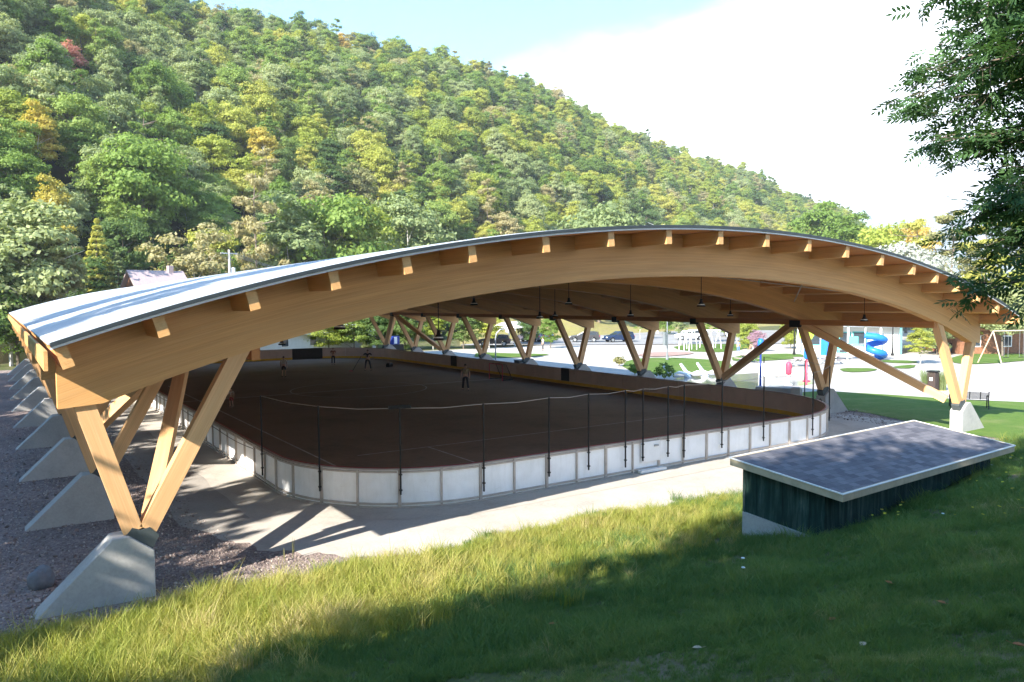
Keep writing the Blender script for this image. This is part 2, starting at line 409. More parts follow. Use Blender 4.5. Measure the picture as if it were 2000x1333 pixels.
def shingles():
    m, nt, b = mat_base('grey_shingles', 0.8, 0, 0.35)
    P = objc(nt)
    br = nt.nodes.new('ShaderNodeTexBrick'); br.inputs['Scale'].default_value = 1.0
    br.inputs['Brick Width'].default_value = 0.24; br.inputs['Row Height'].default_value = 0.16; br.inputs['Mortar Size'].default_value = 0.004
    br.inputs['Color1'].default_value = (0.075, 0.075, 0.09, 1); br.inputs['Color2'].default_value = (0.16, 0.155, 0.17, 1); br.inputs['Mortar'].default_value = (0.06, 0.06, 0.07, 1)
    br.inputs['Bias'].default_value = 0.0
    nt.links.new(P, br.inputs['Vector'])
    f = noise(nt, P, 40, 3); c = mix(nt, 0.5, br.outputs['Color'], ramp(nt, f, [(0.3, (0.7, 0.7, 0.7)), (0.7, (1, 1, 1))]), 'MULTIPLY')
    nt.links.new(c, b.inputs['Base Color']); bump(nt, b, br.outputs['Fac'], 0.5, 0.01)
    return m
SHING = shingles()
def green_boards():
    m, nt, b = mat_base('weathered_green_boards', 0.75, 0, 0.2)
    P = objc(nt)
    f = noise(nt, P, 1.0, 6, 0.7, mapping=(9, 9, 0.9)); f2 = noise(nt, P, 1.6, 4)
    c = ramp(nt, f, [(0.30, (0.008, 0.022, 0.018)), (0.48, (0.016, 0.046, 0.037)), (0.62, (0.055, 0.09, 0.075)), (0.76, (0.20, 0.20, 0.17))])
    c = mix(nt, 0.6, c, ramp(nt, f2, [(0.35, (0.5, 0.5, 0.5)), (0.6, (1, 1, 1))]), 'MULTIPLY')
    w_ = nt.nodes.new('ShaderNodeTexWave'); w_.inputs['Scale'].default_value = 2.2; w_.wave_profile = 'SAW'; w_.bands_direction = 'X'
    nt.links.new(P, w_.inputs['Vector'])
    g = ramp(nt, w_.outputs['Fac'], [(0.0, (0.3, 0.3, 0.3)), (0.05, (1, 1, 1))])
    c = mix(nt, 0.8, c, g, 'MULTIPLY')
    nt.links.new(c, b.inputs['Base Color']); return m
GREENB = green_boards()

def board_mat():
    m, nt, b = mat_base('scuffed_white_panel', 0.4, 0, 0.4)
    P = pos(nt); f = noise(nt, P, 1.4, 6, 0.65); f2 = noise(nt, P, 1.0, 5, 0.7, mapping=(2.5, 2.5, 14), dist=1.2); f3 = noise(nt, P, 1.0, 5, 0.7, mapping=(7, 7, 0.8))
    c = ramp(nt, f, [(0.3, (0.78, 0.78, 0.78)), (0.6, (0.88, 0.88, 0.89))])
    c = mix(nt, 0.5, c, ramp(nt, f2, [(0.28, (0.72, 0.70, 0.68)), (0.36, (1, 1, 1))]), 'MULTIPLY')
    c = mix(nt, 0.22, c, ramp(nt, f3, [(0.30, (0.70, 0.68, 0.64)), (0.48, (1, 1, 1))]), 'MULTIPLY')
    nt.links.new(c, b.inputs['Base Color']); return m
BOARDM = board_mat()
# ------------------------------------------------------------------ scatter by geometry nodes
def proto_collection(name, meshes):
    col = bpy.data.collections.new(name)
    for i, me in enumerate(meshes):
        o = bpy.data.objects.new('%s_%02d' % (name, i), me); col.objects.link(o)
    return col
def scatter(name, P, rot, scl, idx, col, parent=None):
    """one object whose vertices P each carry an instance idx of the collection"""
    me = bpy.data.meshes.new(name); n = len(P)
    me.vertices.add(n); me.vertices.foreach_set('co', np.asarray(P, 'f').ravel())
    a = me.attributes.new('rot', 'FLOAT_VECTOR', 'POINT'); a.data.foreach_set('vector', np.asarray(rot, 'f').ravel())
    a = me.attributes.new('scl', 'FLOAT_VECTOR', 'POINT'); a.data.foreach_set('vector', np.asarray(scl, 'f').ravel())
    a = me.attributes.new('idx', 'INT', 'POINT'); a.data.foreach_set('value', np.asarray(idx, 'i').ravel())
    o = bpy.data.objects.new(name, me); link(o, parent)
    g = bpy.data.node_groups.new('scatter_' + name, 'GeometryNodeTree')
    g.interface.new_socket('Geometry', in_out='INPUT', socket_type='NodeSocketGeometry')
    g.interface.new_socket('Geometry', in_out='OUTPUT', socket_type='NodeSocketGeometry')
    gi = g.nodes.new('NodeGroupInput'); go = g.nodes.new('NodeGroupOutput')
    mp_ = g.nodes.new('GeometryNodeMeshToPoints'); ip = g.nodes.new('GeometryNodeInstanceOnPoints')
    ci = g.nodes.new('GeometryNodeCollectionInfo'); ci.inputs['Collection'].default_value = col
    ci.inputs['Separate Children'].default_value = True; ci.inputs['Reset Children'].default_value = True
    def attr(nm, dt):
        q = g.nodes.new('GeometryNodeInputNamedAttribute'); q.data_type = dt; q.inputs['Name'].default_value = nm; return q.outputs['Attribute']
    e2r = g.nodes.new('FunctionNodeEulerToRotation')
    g.links.new(gi.outputs[0], mp_.inputs['Mesh']); g.links.new(mp_.outputs[0], ip.inputs['Points'])
    g.links.new(ci.outputs[0], ip.inputs['Instance']); ip.inputs['Pick Instance'].default_value = True
    g.links.new(attr('idx', 'INT'), ip.inputs['Instance Index'])
    g.links.new(attr('rot', 'FLOAT_VECTOR'), e2r.inputs[0]); g.links.new(e2r.outputs[0], ip.inputs['Rotation'])
    g.links.new(attr('scl', 'FLOAT_VECTOR'), ip.inputs['Scale'])
    g.links.new(ip.outputs[0], go.inputs[0])
    md = o.modifiers.new('scatter', 'NODES'); md.node_group = g
    return o

# ------------------------------------------------------------------ terrain
def sstep(a, b, x):
    t = np.clip((x - a) / (b - a), 0, 1); return t * t * (3 - 2 * t)
def wob(x, y):
    return 0.5 * np.sin(0.9 * x + 1.3 * np.sin(0.5 * y)) + 0.3 * np.sin(2.3 * x - 1.1 * y) + 0.2 * np.sin(4.1 * x + 3.3 * y)
def terrain(x, y):
    x = np.asarray(x, float); y = np.asarray(y, float)
    toe = -1.0 - 0.07 * np.clip(x - 9, 0, 12) + 0.25 * wob(x * 0.8, 0 * y)
    d = np.clip(toe - y, 0, 17.5)
    z = 0.07 * d + 0.0115 * d * d
    z = z + 0.075 * np.clip(x - 9.5, 0, 30) * sstep(0, 7, d) + 0.05 * wob(x * 0.9, y * 0.9) * sstep(0.2, 3, d)
    z = z * (1 - sstep(60, 110, x)) * (1 - sstep(40, 90, -x) * 0.5)
    return z
def grid_mesh(name, xs, ys, zf, mat, parent=None):
    X, Y = np.meshgrid(xs, ys, indexing='ij'); Z = zf(X, Y)
    V = np.stack([X, Y, Z], -1).reshape(-1, 3); n, m = len(xs), len(ys)
    i = np.arange(n * m).reshape(n, m)
    F = np.stack([i[:-1, :-1], i[1:, :-1], i[1:, 1:], i[:-1, 1:]], -1).reshape(-1, 4)
    me = bpy.data.meshes.new(name); me.from_pydata(V.tolist(), [], F.tolist()); me.materials.append(mat)
    me.polygons.foreach_set('use_smooth', [True] * len(me.polygons)); me.update()
    o = bpy.data.objects.new(name, me); return link(o, parent)
xs = np.concatenate([[-4000, -1500, -600, -250, -120, -60], np.arange(-36, 46, 0.5), np.arange(46, 110, 4), [120, 160, 250, 600, 1500, 5000]])
ys = np.concatenate([[-3000, -900, -300, -120, -60, -40], np.arange(-30, 2, 0.4), [2.5, 4, 8, 16, 32, 64, 100, 160, 300, 700, 2000, 6000]])
tag(grid_mesh('ground', xs, ys, terrain, TURF), kind='structure')

def sheet(name, poly, z, mat, th=0.0):
    bm = bmesh.new(); vs = [bm.verts.new((p[0], p[1], z)) for p in poly]; f = bm.faces.new(vs)
    if f.calc_area() and f.normal.z < 0: pass
    bmesh.ops.recalc_face_normals(bm, faces=bm.faces[:])
    if bm.faces[0].normal.z < 0: bmesh.ops.reverse_faces(bm, faces=bm.faces[:])
    bmesh.ops.triangulate(bm, faces=bm.faces[:])
    me = bpy.data.meshes.new(name); bm.to_mesh(me); bm.free(); me.materials.append(mat)
    o = bpy.data.objects.new(name, me); link(o); return tag(o, kind='structure')
def smooth_poly(p, it=2):
    for _ in range(it):
        q = []
        for i in range(len(p)):
            a = p[i]; b = p[(i + 1) % len(p)]
            q.append((a[0] * .75 + b[0] * .25, a[1] * .75 + b[1] * .25)); q.append((a[0] * .25 + b[0] * .75, a[1] * .25 + b[1] * .75))
        p = q
    return p
def pxpoly(pts):
    return [tuple(at(a, b)[:2]) for a, b in pts]

# rink outline (outer face of the boards), counter-clockwise from the near left corner
RX0, RX1, RY0, RY1 = 4.8, 31.1, 2.2, 61.6
def rink_outline(off=0.0, step=0.6):
    pts = []
    cs = [(RX0, RY0, 4.7, PI, 1.5 * PI), (RX1, RY0, 6.4, 1.5 * PI, 2 * PI), (RX1, RY1, 7.0, 0, 0.5 * PI), (RX0, RY1, 7.0, 0.5 * PI, PI)]
    sg = [(1, 1), (-1, 1), (-1, -1), (1, -1)]
    arcs = []
    for (x, y, r, a0, a1), (sx_, sy_) in zip(cs, sg):
        cx, cy = x + sx_ * r, y + sy_ * r
        n = max(3, int(r * (a1 - a0) / step))
        arcs.append([(cx + (r + off) * math.cos(a0 + (a1 - a0) * i / n), cy + (r + off) * math.sin(a0 + (a1 - a0) * i / n)) for i in range(n + 1)])
    for k in range(4):
        pts += arcs[k]
        a = arcs[k][-1]; b = arcs[(k + 1) % 4][0]; dd = math.hypot(b[0] - a[0], b[1] - a[1]); n = int(dd / step)
        pts += [(a[0] + (b[0] - a[0]) * i / n, a[1] + (b[1] - a[1]) * i / n) for i in range(1, n)]
    return pts

sheet('gravel_bed', [(-9, -2.0), (39, -2.5), (38.5, 2), (36, 7), (35.4, 10), (33.6, 12), (33.6, 66), (-9, 66)], 0.006, GRAVEL)
def jag(poly, amp, step):
    q = []; r = random.Random(8)
    for i in range(len(poly)):
        a = poly[i]; b = poly[(i + 1) % len(poly)]; n = max(1, int(math.hypot(b[0] - a[0], b[1] - a[1]) / step)); nx, ny = b[1] - a[1], a[0] - b[0]; l = math.hypot(nx, ny) or 1
        for k in range(n):
            f = k / n; j = amp * (r.uniform(-.5, .5) + math.sin(k * 0.9 + i) * .5); q.append((a[0] + (b[0] - a[0]) * f + nx / l * j, a[1] + (b[1] - a[1]) * f + ny / l * j))
    return q
sheet('path', jag(smooth_poly([(2.0, 6), (2.3, 1.9), (4.0, 0.0), (6.2, -1.9), (33, -1.9), (34, 3), (33.4, 66), (2.1, 66)], 1), 0.22, 0.2), 0.012, PAVE)
sheet('boards_apron', [(p[0], p[1]) for p in rink_outline(1.15)], 0.020, APRON)
sheet('asphalt_strip', jag([(1.5, 66), (1.6, 4.6), (2.2, 3.2), (3.3, 4.3), (3.35, 66)], 0.08, 0.5), 0.016, DASPH)
sheet('rink_floor', rink_outline(-0.12), 0.035, RINKM)
# painted lines on the rink
mb = MB()
LINE = simple('faint_line_paint', (0.46, 0.42, 0.37), 0.8, var=0.3, scale=2)
mb.box((7.6, 6.5, 0.0362), (7.68, 42, 0.0366)); mb.box((12.0, 4.0, 0.0362), (12.08, 10.5, 0.0366)); mb.box((9.0, 10.5, 0.0362), (27, 10.58, 0.0366))
mb.box((5.2, 31.8, 0.0362), (30.7, 31.95, 0.0366)); mb.box((15.6, 5.0, 0.0362), (22.5, 5.08, 0.0366))
for k in range(48):
    a0, a1 = 2 * PI * k / 48, 2 * PI * (k + 1) / 48
    for (r0, r1) in ((4.5, 4.58),):
        mb.add([(18 + r * math.cos(a), 31.9 + r * math.sin(a), 0.0366) for a, r in ((a0, r0), (a1, r0), (a1, r1), (a0, r1))], [(0, 1, 2, 3)])
tag(mb.build('rink_markings', LINE), kind='structure')

# the park beyond the pavilion
sheet('plaza_paving', [(33.6, 10), (36, 7), (38, 2), (37.5, -3), (140, -30), (150, 60), (62, 66), (33.6, 66)], 0.010, PAVE)
sheet('lawn', smooth_poly([(33.1, 0.8), (32.2, -1.0), (34, -8), (62, -22), (47, 1.2), (45.5, 3.2), (44, 6), (43.2, 9), (41.8, 12.6), (38.8, 13.2), (36.6, 12.2), (36.1, 19), (36.4, 24.5), (35.2, 27), (37.4, 33.5), (37.6, 37.8), (33.7, 37.8), (33.7, 9), (35.5, 6.8)], 1), 0.030, LAWN)
LN = [
    [(1210, 722), (1228, 702), (1300, 699), (1372, 702), (1425, 708), (1432, 722), (1300, 736)],
    [(1310, 676), (1430, 668), (1482, 672), (1430, 690), (1330, 687)],
    [(1428, 697), (1500, 692), (1568, 692), (1570, 700), (1500, 706), (1432, 708)],
    [(1716, 704), (1792, 706), (1790, 711), (1730, 710)], [(1742, 717), (1790, 713), (1784, 721), (1750, 721)],
    [(1636, 720), (1716, 721), (1706, 727), (1650, 729)],
    [(1850, 702), (1890, 692), (2010, 690), (2080, 700), (2000, 706), (1930, 712), (1870, 713)],
    [(925, 701), (930, 689), (1010, 692), (1085, 693), (1035, 699)]]
for k, pl in enumerate(LN):
    sheet('lawn_patch', smooth_poly(pxpoly(pl), 1), 0.045 + 0.004 * k, LAWN)
sheet('wet_paving', smooth_poly(pxpoly([(1302, 746), (1330, 736), (1420, 733), (1500, 728), (1590, 738), (1600, 752), (1500, 757), (1440, 765), (1420, 758), (1310, 760)]), 1), 0.02, WETP)
sheet('red_paving_band', smooth_poly(pxpoly([(1240, 694), (1290, 688), (1365, 690), (1330, 696), (1262, 699)]), 1), 0.085, REDP)
sheet('parking_road', pxpoly([(900, 676), (1700, 672), (1700, 645), (900, 650)]), 0.09, ROADM)
sheet('walkway', pxpoly([(935, 704), (1118, 725), (1010, 714), (925, 709)]), 0.05, CONC)

# wooded hill: a ridge and foot line measured from the camera's station
A_ = np.array([-45, -20, 0, 12, 18.8, 22.5, 28.2, 33.9, 38.9, 46.7, 51, 54.6, 57.2, 58.8, 62, 70])
RPX = {12: (405, 8), 18.8: (600, 28), 22.5: (700, 66), 28.2: (850, 98), 33.9: (1000, 135), 38.9: (1130, 200), 46.7: (1340, 295), 51: (1460, 328), 54.6: (1560, 380), 57.2: (1640, 402), 58.8: (1690, 440)}
RD = np.array([270, 270, 270, 290, 300, 310, 325, 350, 370, 430, 460, 500, 530, 560, 600, 640.])
FD = np.array([80, 82, 92, 102, 112, 120, 134, 152, 168, 205, 235, 265, 295, 330, 400, 480.])
RH = []
for a, r in zip(A_, RD):
    if a in RPX:
        d = ray(*RPX[a]); RH.append(max(0.5, CAM[2] + r * d[2] / math.hypot(d[0], d[1]) - 11.0))
    else: RH.append({-45: 90, -20: 110, 0: 122, 62: 1.0, 70: 0.5}[a])
RH = np.array(RH)
def hill_at(az, d):
    R = np.interp(az, A_, RD); F_ = np.interp(az, A_, FD); H = np.interp(az, A_, RH)
    t = (d - F_) / (R - F_)
    up = H * (1.15 * t - 0.15 * t * t)
    dn = H * (1 - 0.55 * (t - 1) ** 1.2) if not isinstance(t, np.ndarray) else H * (1 - 0.55 * np.clip(t - 1, 0, 9) ** 1.2)
    return np.where(t < 0, 0.0, np.where(t < 1, up, np.maximum(dn, -1)))
def polar(az, d):
    a = np.radians(az); return CAM[0] + d * np.sin(a), CAM[1] + d * np.cos(a)
azs = np.arange(-45, 71, 1.0); ts = np.concatenate([[-0.03], np.linspace(0, 1.0, 26), [1.15, 1.4, 1.8, 2.4]])
V = []
for a in azs:
    R = np.interp(a, A_, RD); F_ = np.interp(a, A_, FD)
    for t in ts:
        d = F_ + (R - F_) * t; x, y = polar(a, d); z = float(hill_at(a, np.float64(d))) if t > 0 else (-0.3 if t < 0 else 0.0)
        V.append((x, y, z + (1.5 * math.sin(a * 0.9) * math.sin(t * 9) if 0 < t < 1.2 else 0)))
m_ = len(ts); Fc = [(i * m_ + j, i * m_ + j + 1, (i + 1) * m_ + j + 1, (i + 1) * m_ + j) for i in range(len(azs) - 1) for j in range(m_ - 1)]
me = bpy.data.meshes.new('hill'); me.from_pydata(V, [], Fc); me.materials.append(FLOORM); me.update()
tag(link(bpy.data.objects.new('hill', me)), kind='structure')
# dry grass bank behind the car park
V = []; Fc = []
ba = np.arange(30, 58, 1.0)
for a in ba:
    F_ = np.interp(a, A_, FD)
    for t, z in ((0.74, 0.0), (0.80, 0.7), (0.88, 2.6), (0.96, 4.4), (1.06, 5.6)):
        x, y = polar(a, F_ * t); V.append((x, y, z * (0.8 + 0.2 * math.sin(a))+0.01))
for i in range(len(ba) - 1):
    for j in range(4): Fc.append((i * 5 + j, i * 5 + j + 1, (i + 1) * 5 + j + 1, (i + 1) * 5 + j))
me = bpy.data.meshes.new('grass_bank'); me.from_pydata(V, [], Fc); me.materials.append(DRYG); me.update()
tag(link(bpy.data.objects.new('grass_bank', me)), kind='structure')
# far blue hills
FARH = simple('far_forest', (0.05, 0.085, 0.05), 0.95, var=0.25, scale=0.01)
V = []; Fc = []
fa = np.arange(40, 80, 0.5)
for a in fa:
    h = 545 + 60 * math.sin(a * 0.45) + 25 * math.sin(a * 1.7 + 1) + 10 * math.sin(a * 5.1)
    for d, z in ((4300, 0), (4700, h * 0.35), (5100, h * 0.75), (5500, h), (6400, h * 0.7)):
        x, y = polar(a, d); V.append((x, y, z))
for i in range(len(fa) - 1):
    for j in range(4): Fc.append((i * 5 + j, i * 5 + j + 1, (i + 1) * 5 + j + 1, (i + 1) * 5 + j))
me = bpy.data.meshes.new('far_hills'); me.from_pydata(V, [], Fc); me.materials.append(FARH); me.polygons.foreach_set('use_smooth', [True] * len(me.polygons)); me.update()
tag(link(bpy.data.objects.new('far_hills', me)), kind='structure')

# ------------------------------------------------------------------ the timber pavilion
BAY = 6.7; NF = 10; S_ = 32.99; XC = S_ / 2; HW = 17.98
def zroof(x):
    u = ((x - XC) / HW) ** 2; return 1.3 + 6.7 * (0.9915 - 0.3777 * u - 0.0429 * u * u)
def zsoff(x):
    u = ((x - XC) / XC) ** 2; return 1.3 + 6.7 * (0.7997 - 0.3105 * u - 0.0577 * u * u)
ROOFY0, ROOFY1 = -1.66, (NF - 1) * BAY + 1.66
pav = empty('rink_pavilion', (XC, 0, 0), label='long arched timber pavilion with metal roof standing over the skating rink', cat='pavilion')
PO = (XC, 0, 0)
EDGE = simple('roof_edge_metal', (0.035, 0.045, 0.05), 0.5, 0.1)
DKG = simple('dark_grey_metal', (0.07, 0.085, 0.09), 0.5, 0.2)
# arches
xa = [-1.36] + list(np.linspace(-0.6, S_ + 0.6, 60)) + [S_ + 1.36]
for n in range(NF):
    y0, y1 = BAY * n - 0.20, BAY * n + 0.16
    mb = MB(PO); vs = []; gr = []; s = 0; px_ = None
    for x in xa:
        zt, zb = zroof(x) - 0.012, zsoff(x)
        if x < -1: zb = 3.92
        if x > S_ + 1: zb = 3.92
        if x < -1: zt = zroof(x) - 0.012
        if px_ is not None: s += math.hypot(x - px_[0], zt - px_[1])
        px_ = (x, zt); r = n * 7.3
        for (y, z, g) in ((y0, zb, 0), (y0, zt, zt - zb), (y1, zt, zt - zb), (y1, zb, 0)):
            vs.append((x, y, z)); gr.append((s + r, zt - z + r * 0.1, y))
    fs = []
    for i in range(len(xa) - 1):
        a = 4 * i; b = a + 4
        fs += [(a, a + 1, b + 1, b), (a + 1, a + 2, b + 2, b + 1), (a + 2, a + 3, b + 3, b + 2), (a + 3, a, b, b + 3)]
    fs += [(3, 2, 1, 0), tuple(4 * (len(xa) - 1) + k for k in (0, 1, 2, 3))]
    mb.add(vs, fs, 0, gr); mb.build('arch', W_ARCH, pav, grain=True)
# V columns, shoes and footings; X(x,side) mirrors left to right
def X(x, sd): return x if sd == 0 else S_ - x
for sdn in (0, 1):
    for n in range(NF):
        y = BAY * n
        vc = empty('v_column', (X(0, sdn) - XC, y, 0)); vc.parent = pav
        o_ = (X(0, sdn), y, 0)
        for (a, b, wd) in (((0.13, 1.36), (2.12, 5.04), 0.34), ((-0.14, 1.36), (-0.97, 4.16), 0.36)):
            mb = MB(o_); mb.beam((X(a[0], sdn), y, a[1]), (X(b[0], sdn), y, b[1]), 0.30, wd)
            mb.build('leg', W_LEG, vc, grain=True)
        mb = MB(o_)
        mb.prism([(X(p[0], sdn), p[1]) for p in ((-0.27, 1.30), (-0.16, 1.44), (0.0, 1.37), (0.16, 1.40), (0.33, 1.20), (0.18, 0.93), (-0.25, 1.24))], 1, y - 0.17, y + 0.17)
        for yy in (-0.1, 0.0, 0.1):
            mb.tube([(X(0.02, sdn), y + yy, 1.36), (X(0.20, sdn), y + yy, 1.02)], 0.012, 6)
        mb.build('steel_shoe', DKG, vc)
        mb = MB(PO)
        mb.prism([(X(p[0], sdn), p[1]) for p in ((-0.52, 1.30), (-0.24, 1.30), (0.22, 0.94), (0.22, -0.3), (-2.4, -0.3), (-1.86, 0.0))], 1, y - 0.27, y + 0.27)
        mb.build('footing', CONC, pav, bevel=0.02)
    # longitudinal tie beam and end-bay braces
    xb = X(2.12, sdn)
    mb = MB(PO)
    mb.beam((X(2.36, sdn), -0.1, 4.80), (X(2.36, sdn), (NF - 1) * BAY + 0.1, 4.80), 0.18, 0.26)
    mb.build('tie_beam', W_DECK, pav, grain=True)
    for (nb, ntp) in ((0, 1), (2, 1), (NF - 3, NF - 2), (NF - 1, NF - 2)):
        if True:
            s_ = 1 if ntp > nb else -1
            mb = MB(PO); mb.beam((X(0.25, sdn), BAY * nb + 0.42 * s_, 1.42), (X(2.2, sdn), BAY * ntp - 0.3 * s_, 4.68), 0.30, 0.34)
            mb.build('brace', W_LEG, pav, grain=True)
    for n in range(1, NF - 1):
        mb = MB(PO); mb.cbox((X(2.34, sdn), BAY * n, 4.72), (0.26, 0.62 if n in (1, NF - 2) else 0.44, 0.34)); mb.build('node_plate', BLACK, pav)
# purlins
ti, wi = 1.678, 2.133; px0 = XC - HW; PX = []
for i in range(20):
    PX.append(px0 + 0.12 if i == 0 else px0); px0 += ti if (i < 5 or i >= 14) else wi
PX[-1] -= 0.12
for x in PX:
    dz = (zroof(x + 0.05) - zroof(x - 0.05)) / 0.1; up = Vector((-dz, 0, 1)).normalized()
    c = Vector((x, 0, zroof(x) - 0.005)) - up * 0.195
    mb = MB(PO); mb.beam((c.x, ROOFY0 + 0.05, c.z), (c.x, ROOFY1 - 0.05, c.z), 0.20, 0.38, up); mb.build('purlin', W_ARCH, pav, grain=True)
# diagonal steel rods under the roof
mb = MB(PO)
for (xa_, ya, xb_, yb) in ((22.5, 0.3, 30.2, 6.5), (30.2, 0.3, 22.5, 6.5), (18.4, 6.9, 25, 13.2), (25, 0.3, 17, 6.5)):
    mb.tube([(xa_, ya, zroof(xa_) - 0.55), (xb_, yb, zroof(xb_) - 0.55)], 0.03, 6)
mb.build('bracing_rod', FRAMEM, pav)
# curved skins
def skin(name, x0, x1, y0, y1, za, zb, mat, nx=72, grain=True, mats=None):
    mb = MB(PO); vs = []; gr = []
    for i in range(nx + 1):
        x = x0 + (x1 - x0) * i / nx; z = zroof(x)
        for (y, dz_) in ((y0, za), (y1, za), (y1, zb), (y0, zb)):
            vs.append((x, y, z + dz_)); gr.append((y, x * 0.3, 0.0))
    fs = []
    for i in range(nx):
        a = 4 * i; b = a + 4
        fs += [(a, b, b + 1, a + 1), (a + 1, b + 1, b + 2, a + 2), (a + 2, b + 2, b + 3, a + 3), (a + 3, b + 3, b, a)]
    fs += [(0, 1, 2, 3), tuple(4 * nx + k for k in (3, 2, 1, 0))]
    mb.add(vs, fs, 0, gr); return mb.build(name, mat, pav, grain=True)
XL, XR = XC - HW, XC + HW
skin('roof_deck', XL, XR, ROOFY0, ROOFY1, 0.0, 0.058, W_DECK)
skin('roof_sheet', XL - 0.06, XR + 0.06, ROOFY0 - 0.012, ROOFY1 + 0.012, 0.100, 0.130, ROOFM)
skin('roof_insulation', XL - 0.02, XR + 0.02, ROOFY0 - 0.01, ROOFY1 + 0.01, 0.060, 0.098, GREYP)
for (ya, yb) in ((ROOFY0 - 0.035, ROOFY0 - 0.011), (ROOFY1 + 0.011, ROOFY1 + 0.035)):
    skin('edge_flashing', XL - 0.03, XR + 0.03, ya, yb, 0.005, 0.048, WHITE)
    skin('edge_fascia', XL - 0.03, XR + 0.03, ya - (0.03 if ya < 0 else 0), yb + (0.03 if ya > 0 else 0), 0.050, 0.128, EDGE)
mb = MB(PO)                                               # standing seams
ns = 104
for k in range(1, ns):
    y = ROOFY0 + (ROOFY1 - ROOFY0) * k / ns
    vs = []; fs = []
    for i in range(41):
        x = XL - 0.05 + (XR - XL + 0.1) * i / 40; z = zroof(x)
        vs += [(x, y - 0.008, z + 0.129), (x, y - 0.008, z + 0.155), (x, y + 0.008, z + 0.155), (x, y + 0.008, z + 0.129)]
    for i in range(40):
        a = 4 * i; b = a + 4; fs += [(a, a + 1, b + 1, b), (a + 1, a + 2, b + 2, b + 1), (a + 2, a + 3, b + 3, b + 2)]
    mb.add(vs, fs)
mb.build('standing_seams', ROOFM, pav, fix=False)
for xx, nm in ((XL - 0.10, 'eave_board'), (XR + 0.10, 'eave_board')):
    zc = zroof(xx); mb = MB(PO); mb.beam((xx, ROOFY0, zc - 0.16), (xx, ROOFY1, zc - 0.16), 0.06, 0.34); mb.build(nm, W_ARCH, pav, grain=True)

# hanging lamps
LAMPS = [(20.1, 3.35, 5.8, 'third from the right'), (28.5, 1.8, 5.1, 'rightmost, beside the near right columns'), (18.9, 10, 5.9, 'high near the arch crown'), (22.8, 10.2, 5.3, 'just left of the crown lamp'),
         (23.2, 16.7, 5.2, 'over the far boards at mid rink'), (17.3, 10, 5.3, 'low beside the third bay'), (5.6, 3.35, 5.3, 'leftmost, close under the near arch'), (8.7, 3.35, 4.9, 'second from the left, hanging low'),
         (14.2, 10.4, 5.9, 'close under the second arch'), (8.1, 16.7, 4.2, 'small and far over the left boards'), (29.8, 10.1, 5.2, 'second from the right')]
for k, (x, y, z, d) in enumerate(LAMPS):
    t = empty('pendant_lamp', (x, y, z), label='black bell pendant lamp on a rod, ' + d, cat='lamp', group='pendant lamps under the pavilion roof')
    mb = MB(); mb.lathe((0, 0, -0.06), [(0.17, -0.08), (0.155, -0.03), (0.10, 0.04), (0.06, 0.10), (0.045, 0.22), (0.0, 0.23)], 20); mb.build('lamp_shade', BLACK, t, smooth=True, fix=False)
    mb = MB(); mb.lathe((0, 0, -0.09), [(0.0, -0.05), (0.10, -0.03), (0.15, 0.02), (0.12, 0.05)], 14); mb.build('diffuser', WHITE, t, smooth=True, fix=False)
    mb = MB(); mb.tube([(0, 0, 0.18), (0, 0, zroof(x) - z)], 0.014, 6); mb.lathe((0, 0, zroof(x) - z - 0.08), [(0.0, 0.0), (0.05, 0.01), (0.06, 0.08)], 10); mb.build('rod', BLACK, t)

# ------------------------------------------------------------------ rink boards
BH = 1.15
pts = rink_outline(0.0, 0.4)
P_ = np.array(pts + [pts[0]]); seg = np.hypot(*(P_[1:] - P_[:-1]).T); cum = np.concatenate([[0], np.cumsum(seg)]); TOT = cum[-1]
def along(s):
    s = s % TOT; i = int(np.searchsorted(cum, s) - 1); i = max(0, min(i, len(seg) - 1)); f = (s - cum[i]) / seg[i]
    p = P_[i] * (1 - f) + P_[i + 1] * f; d = (P_[i + 1] - P_[i]) / seg[i]
    return p, d, np.array([d[1], -d[0]])                    # point, tangent, outward normal
def strip(mb, s0, s1, o0, o1, z0, z1, mi=0, step=0.45):
    n = max(1, int(math.ceil((s1 - s0) / step))); vs = []; fs = []
    for i in range(n + 1):
        p, d, nn = along(s0 + (s1 - s0) * i / n)
        for (o, z) in ((o0, z0), (o1, z0), (o1, z1), (o0, z1)): vs.append((p[0] + nn[0] * o, p[1] + nn[1] * o, z))
    for i in range(n):
        a = 4 * i; b = a + 4
        for k in range(4): fs.append((a + k, b + k, b + (k + 1) % 4, a + (k + 1) % 4))
    fs += [(0, 1, 2, 3), tuple(4 * n + k for k in (3, 2, 1, 0))]
    mb.add(vs, fs, mi)
BO = (18, 2.2, 0)
boards = empty('rink_boards', BO, label='white dasher boards with yellow inner kick plate running round the rink', cat='rink boards')
NP = 66; pl = TOT / NP
def s_of(x, y):
    k = int(np.argmin(np.hypot(P_[:-1, 0] - x, P_[:-1, 1] - y))); return cum[k]
gate_s = s_of(16.5, RY0)
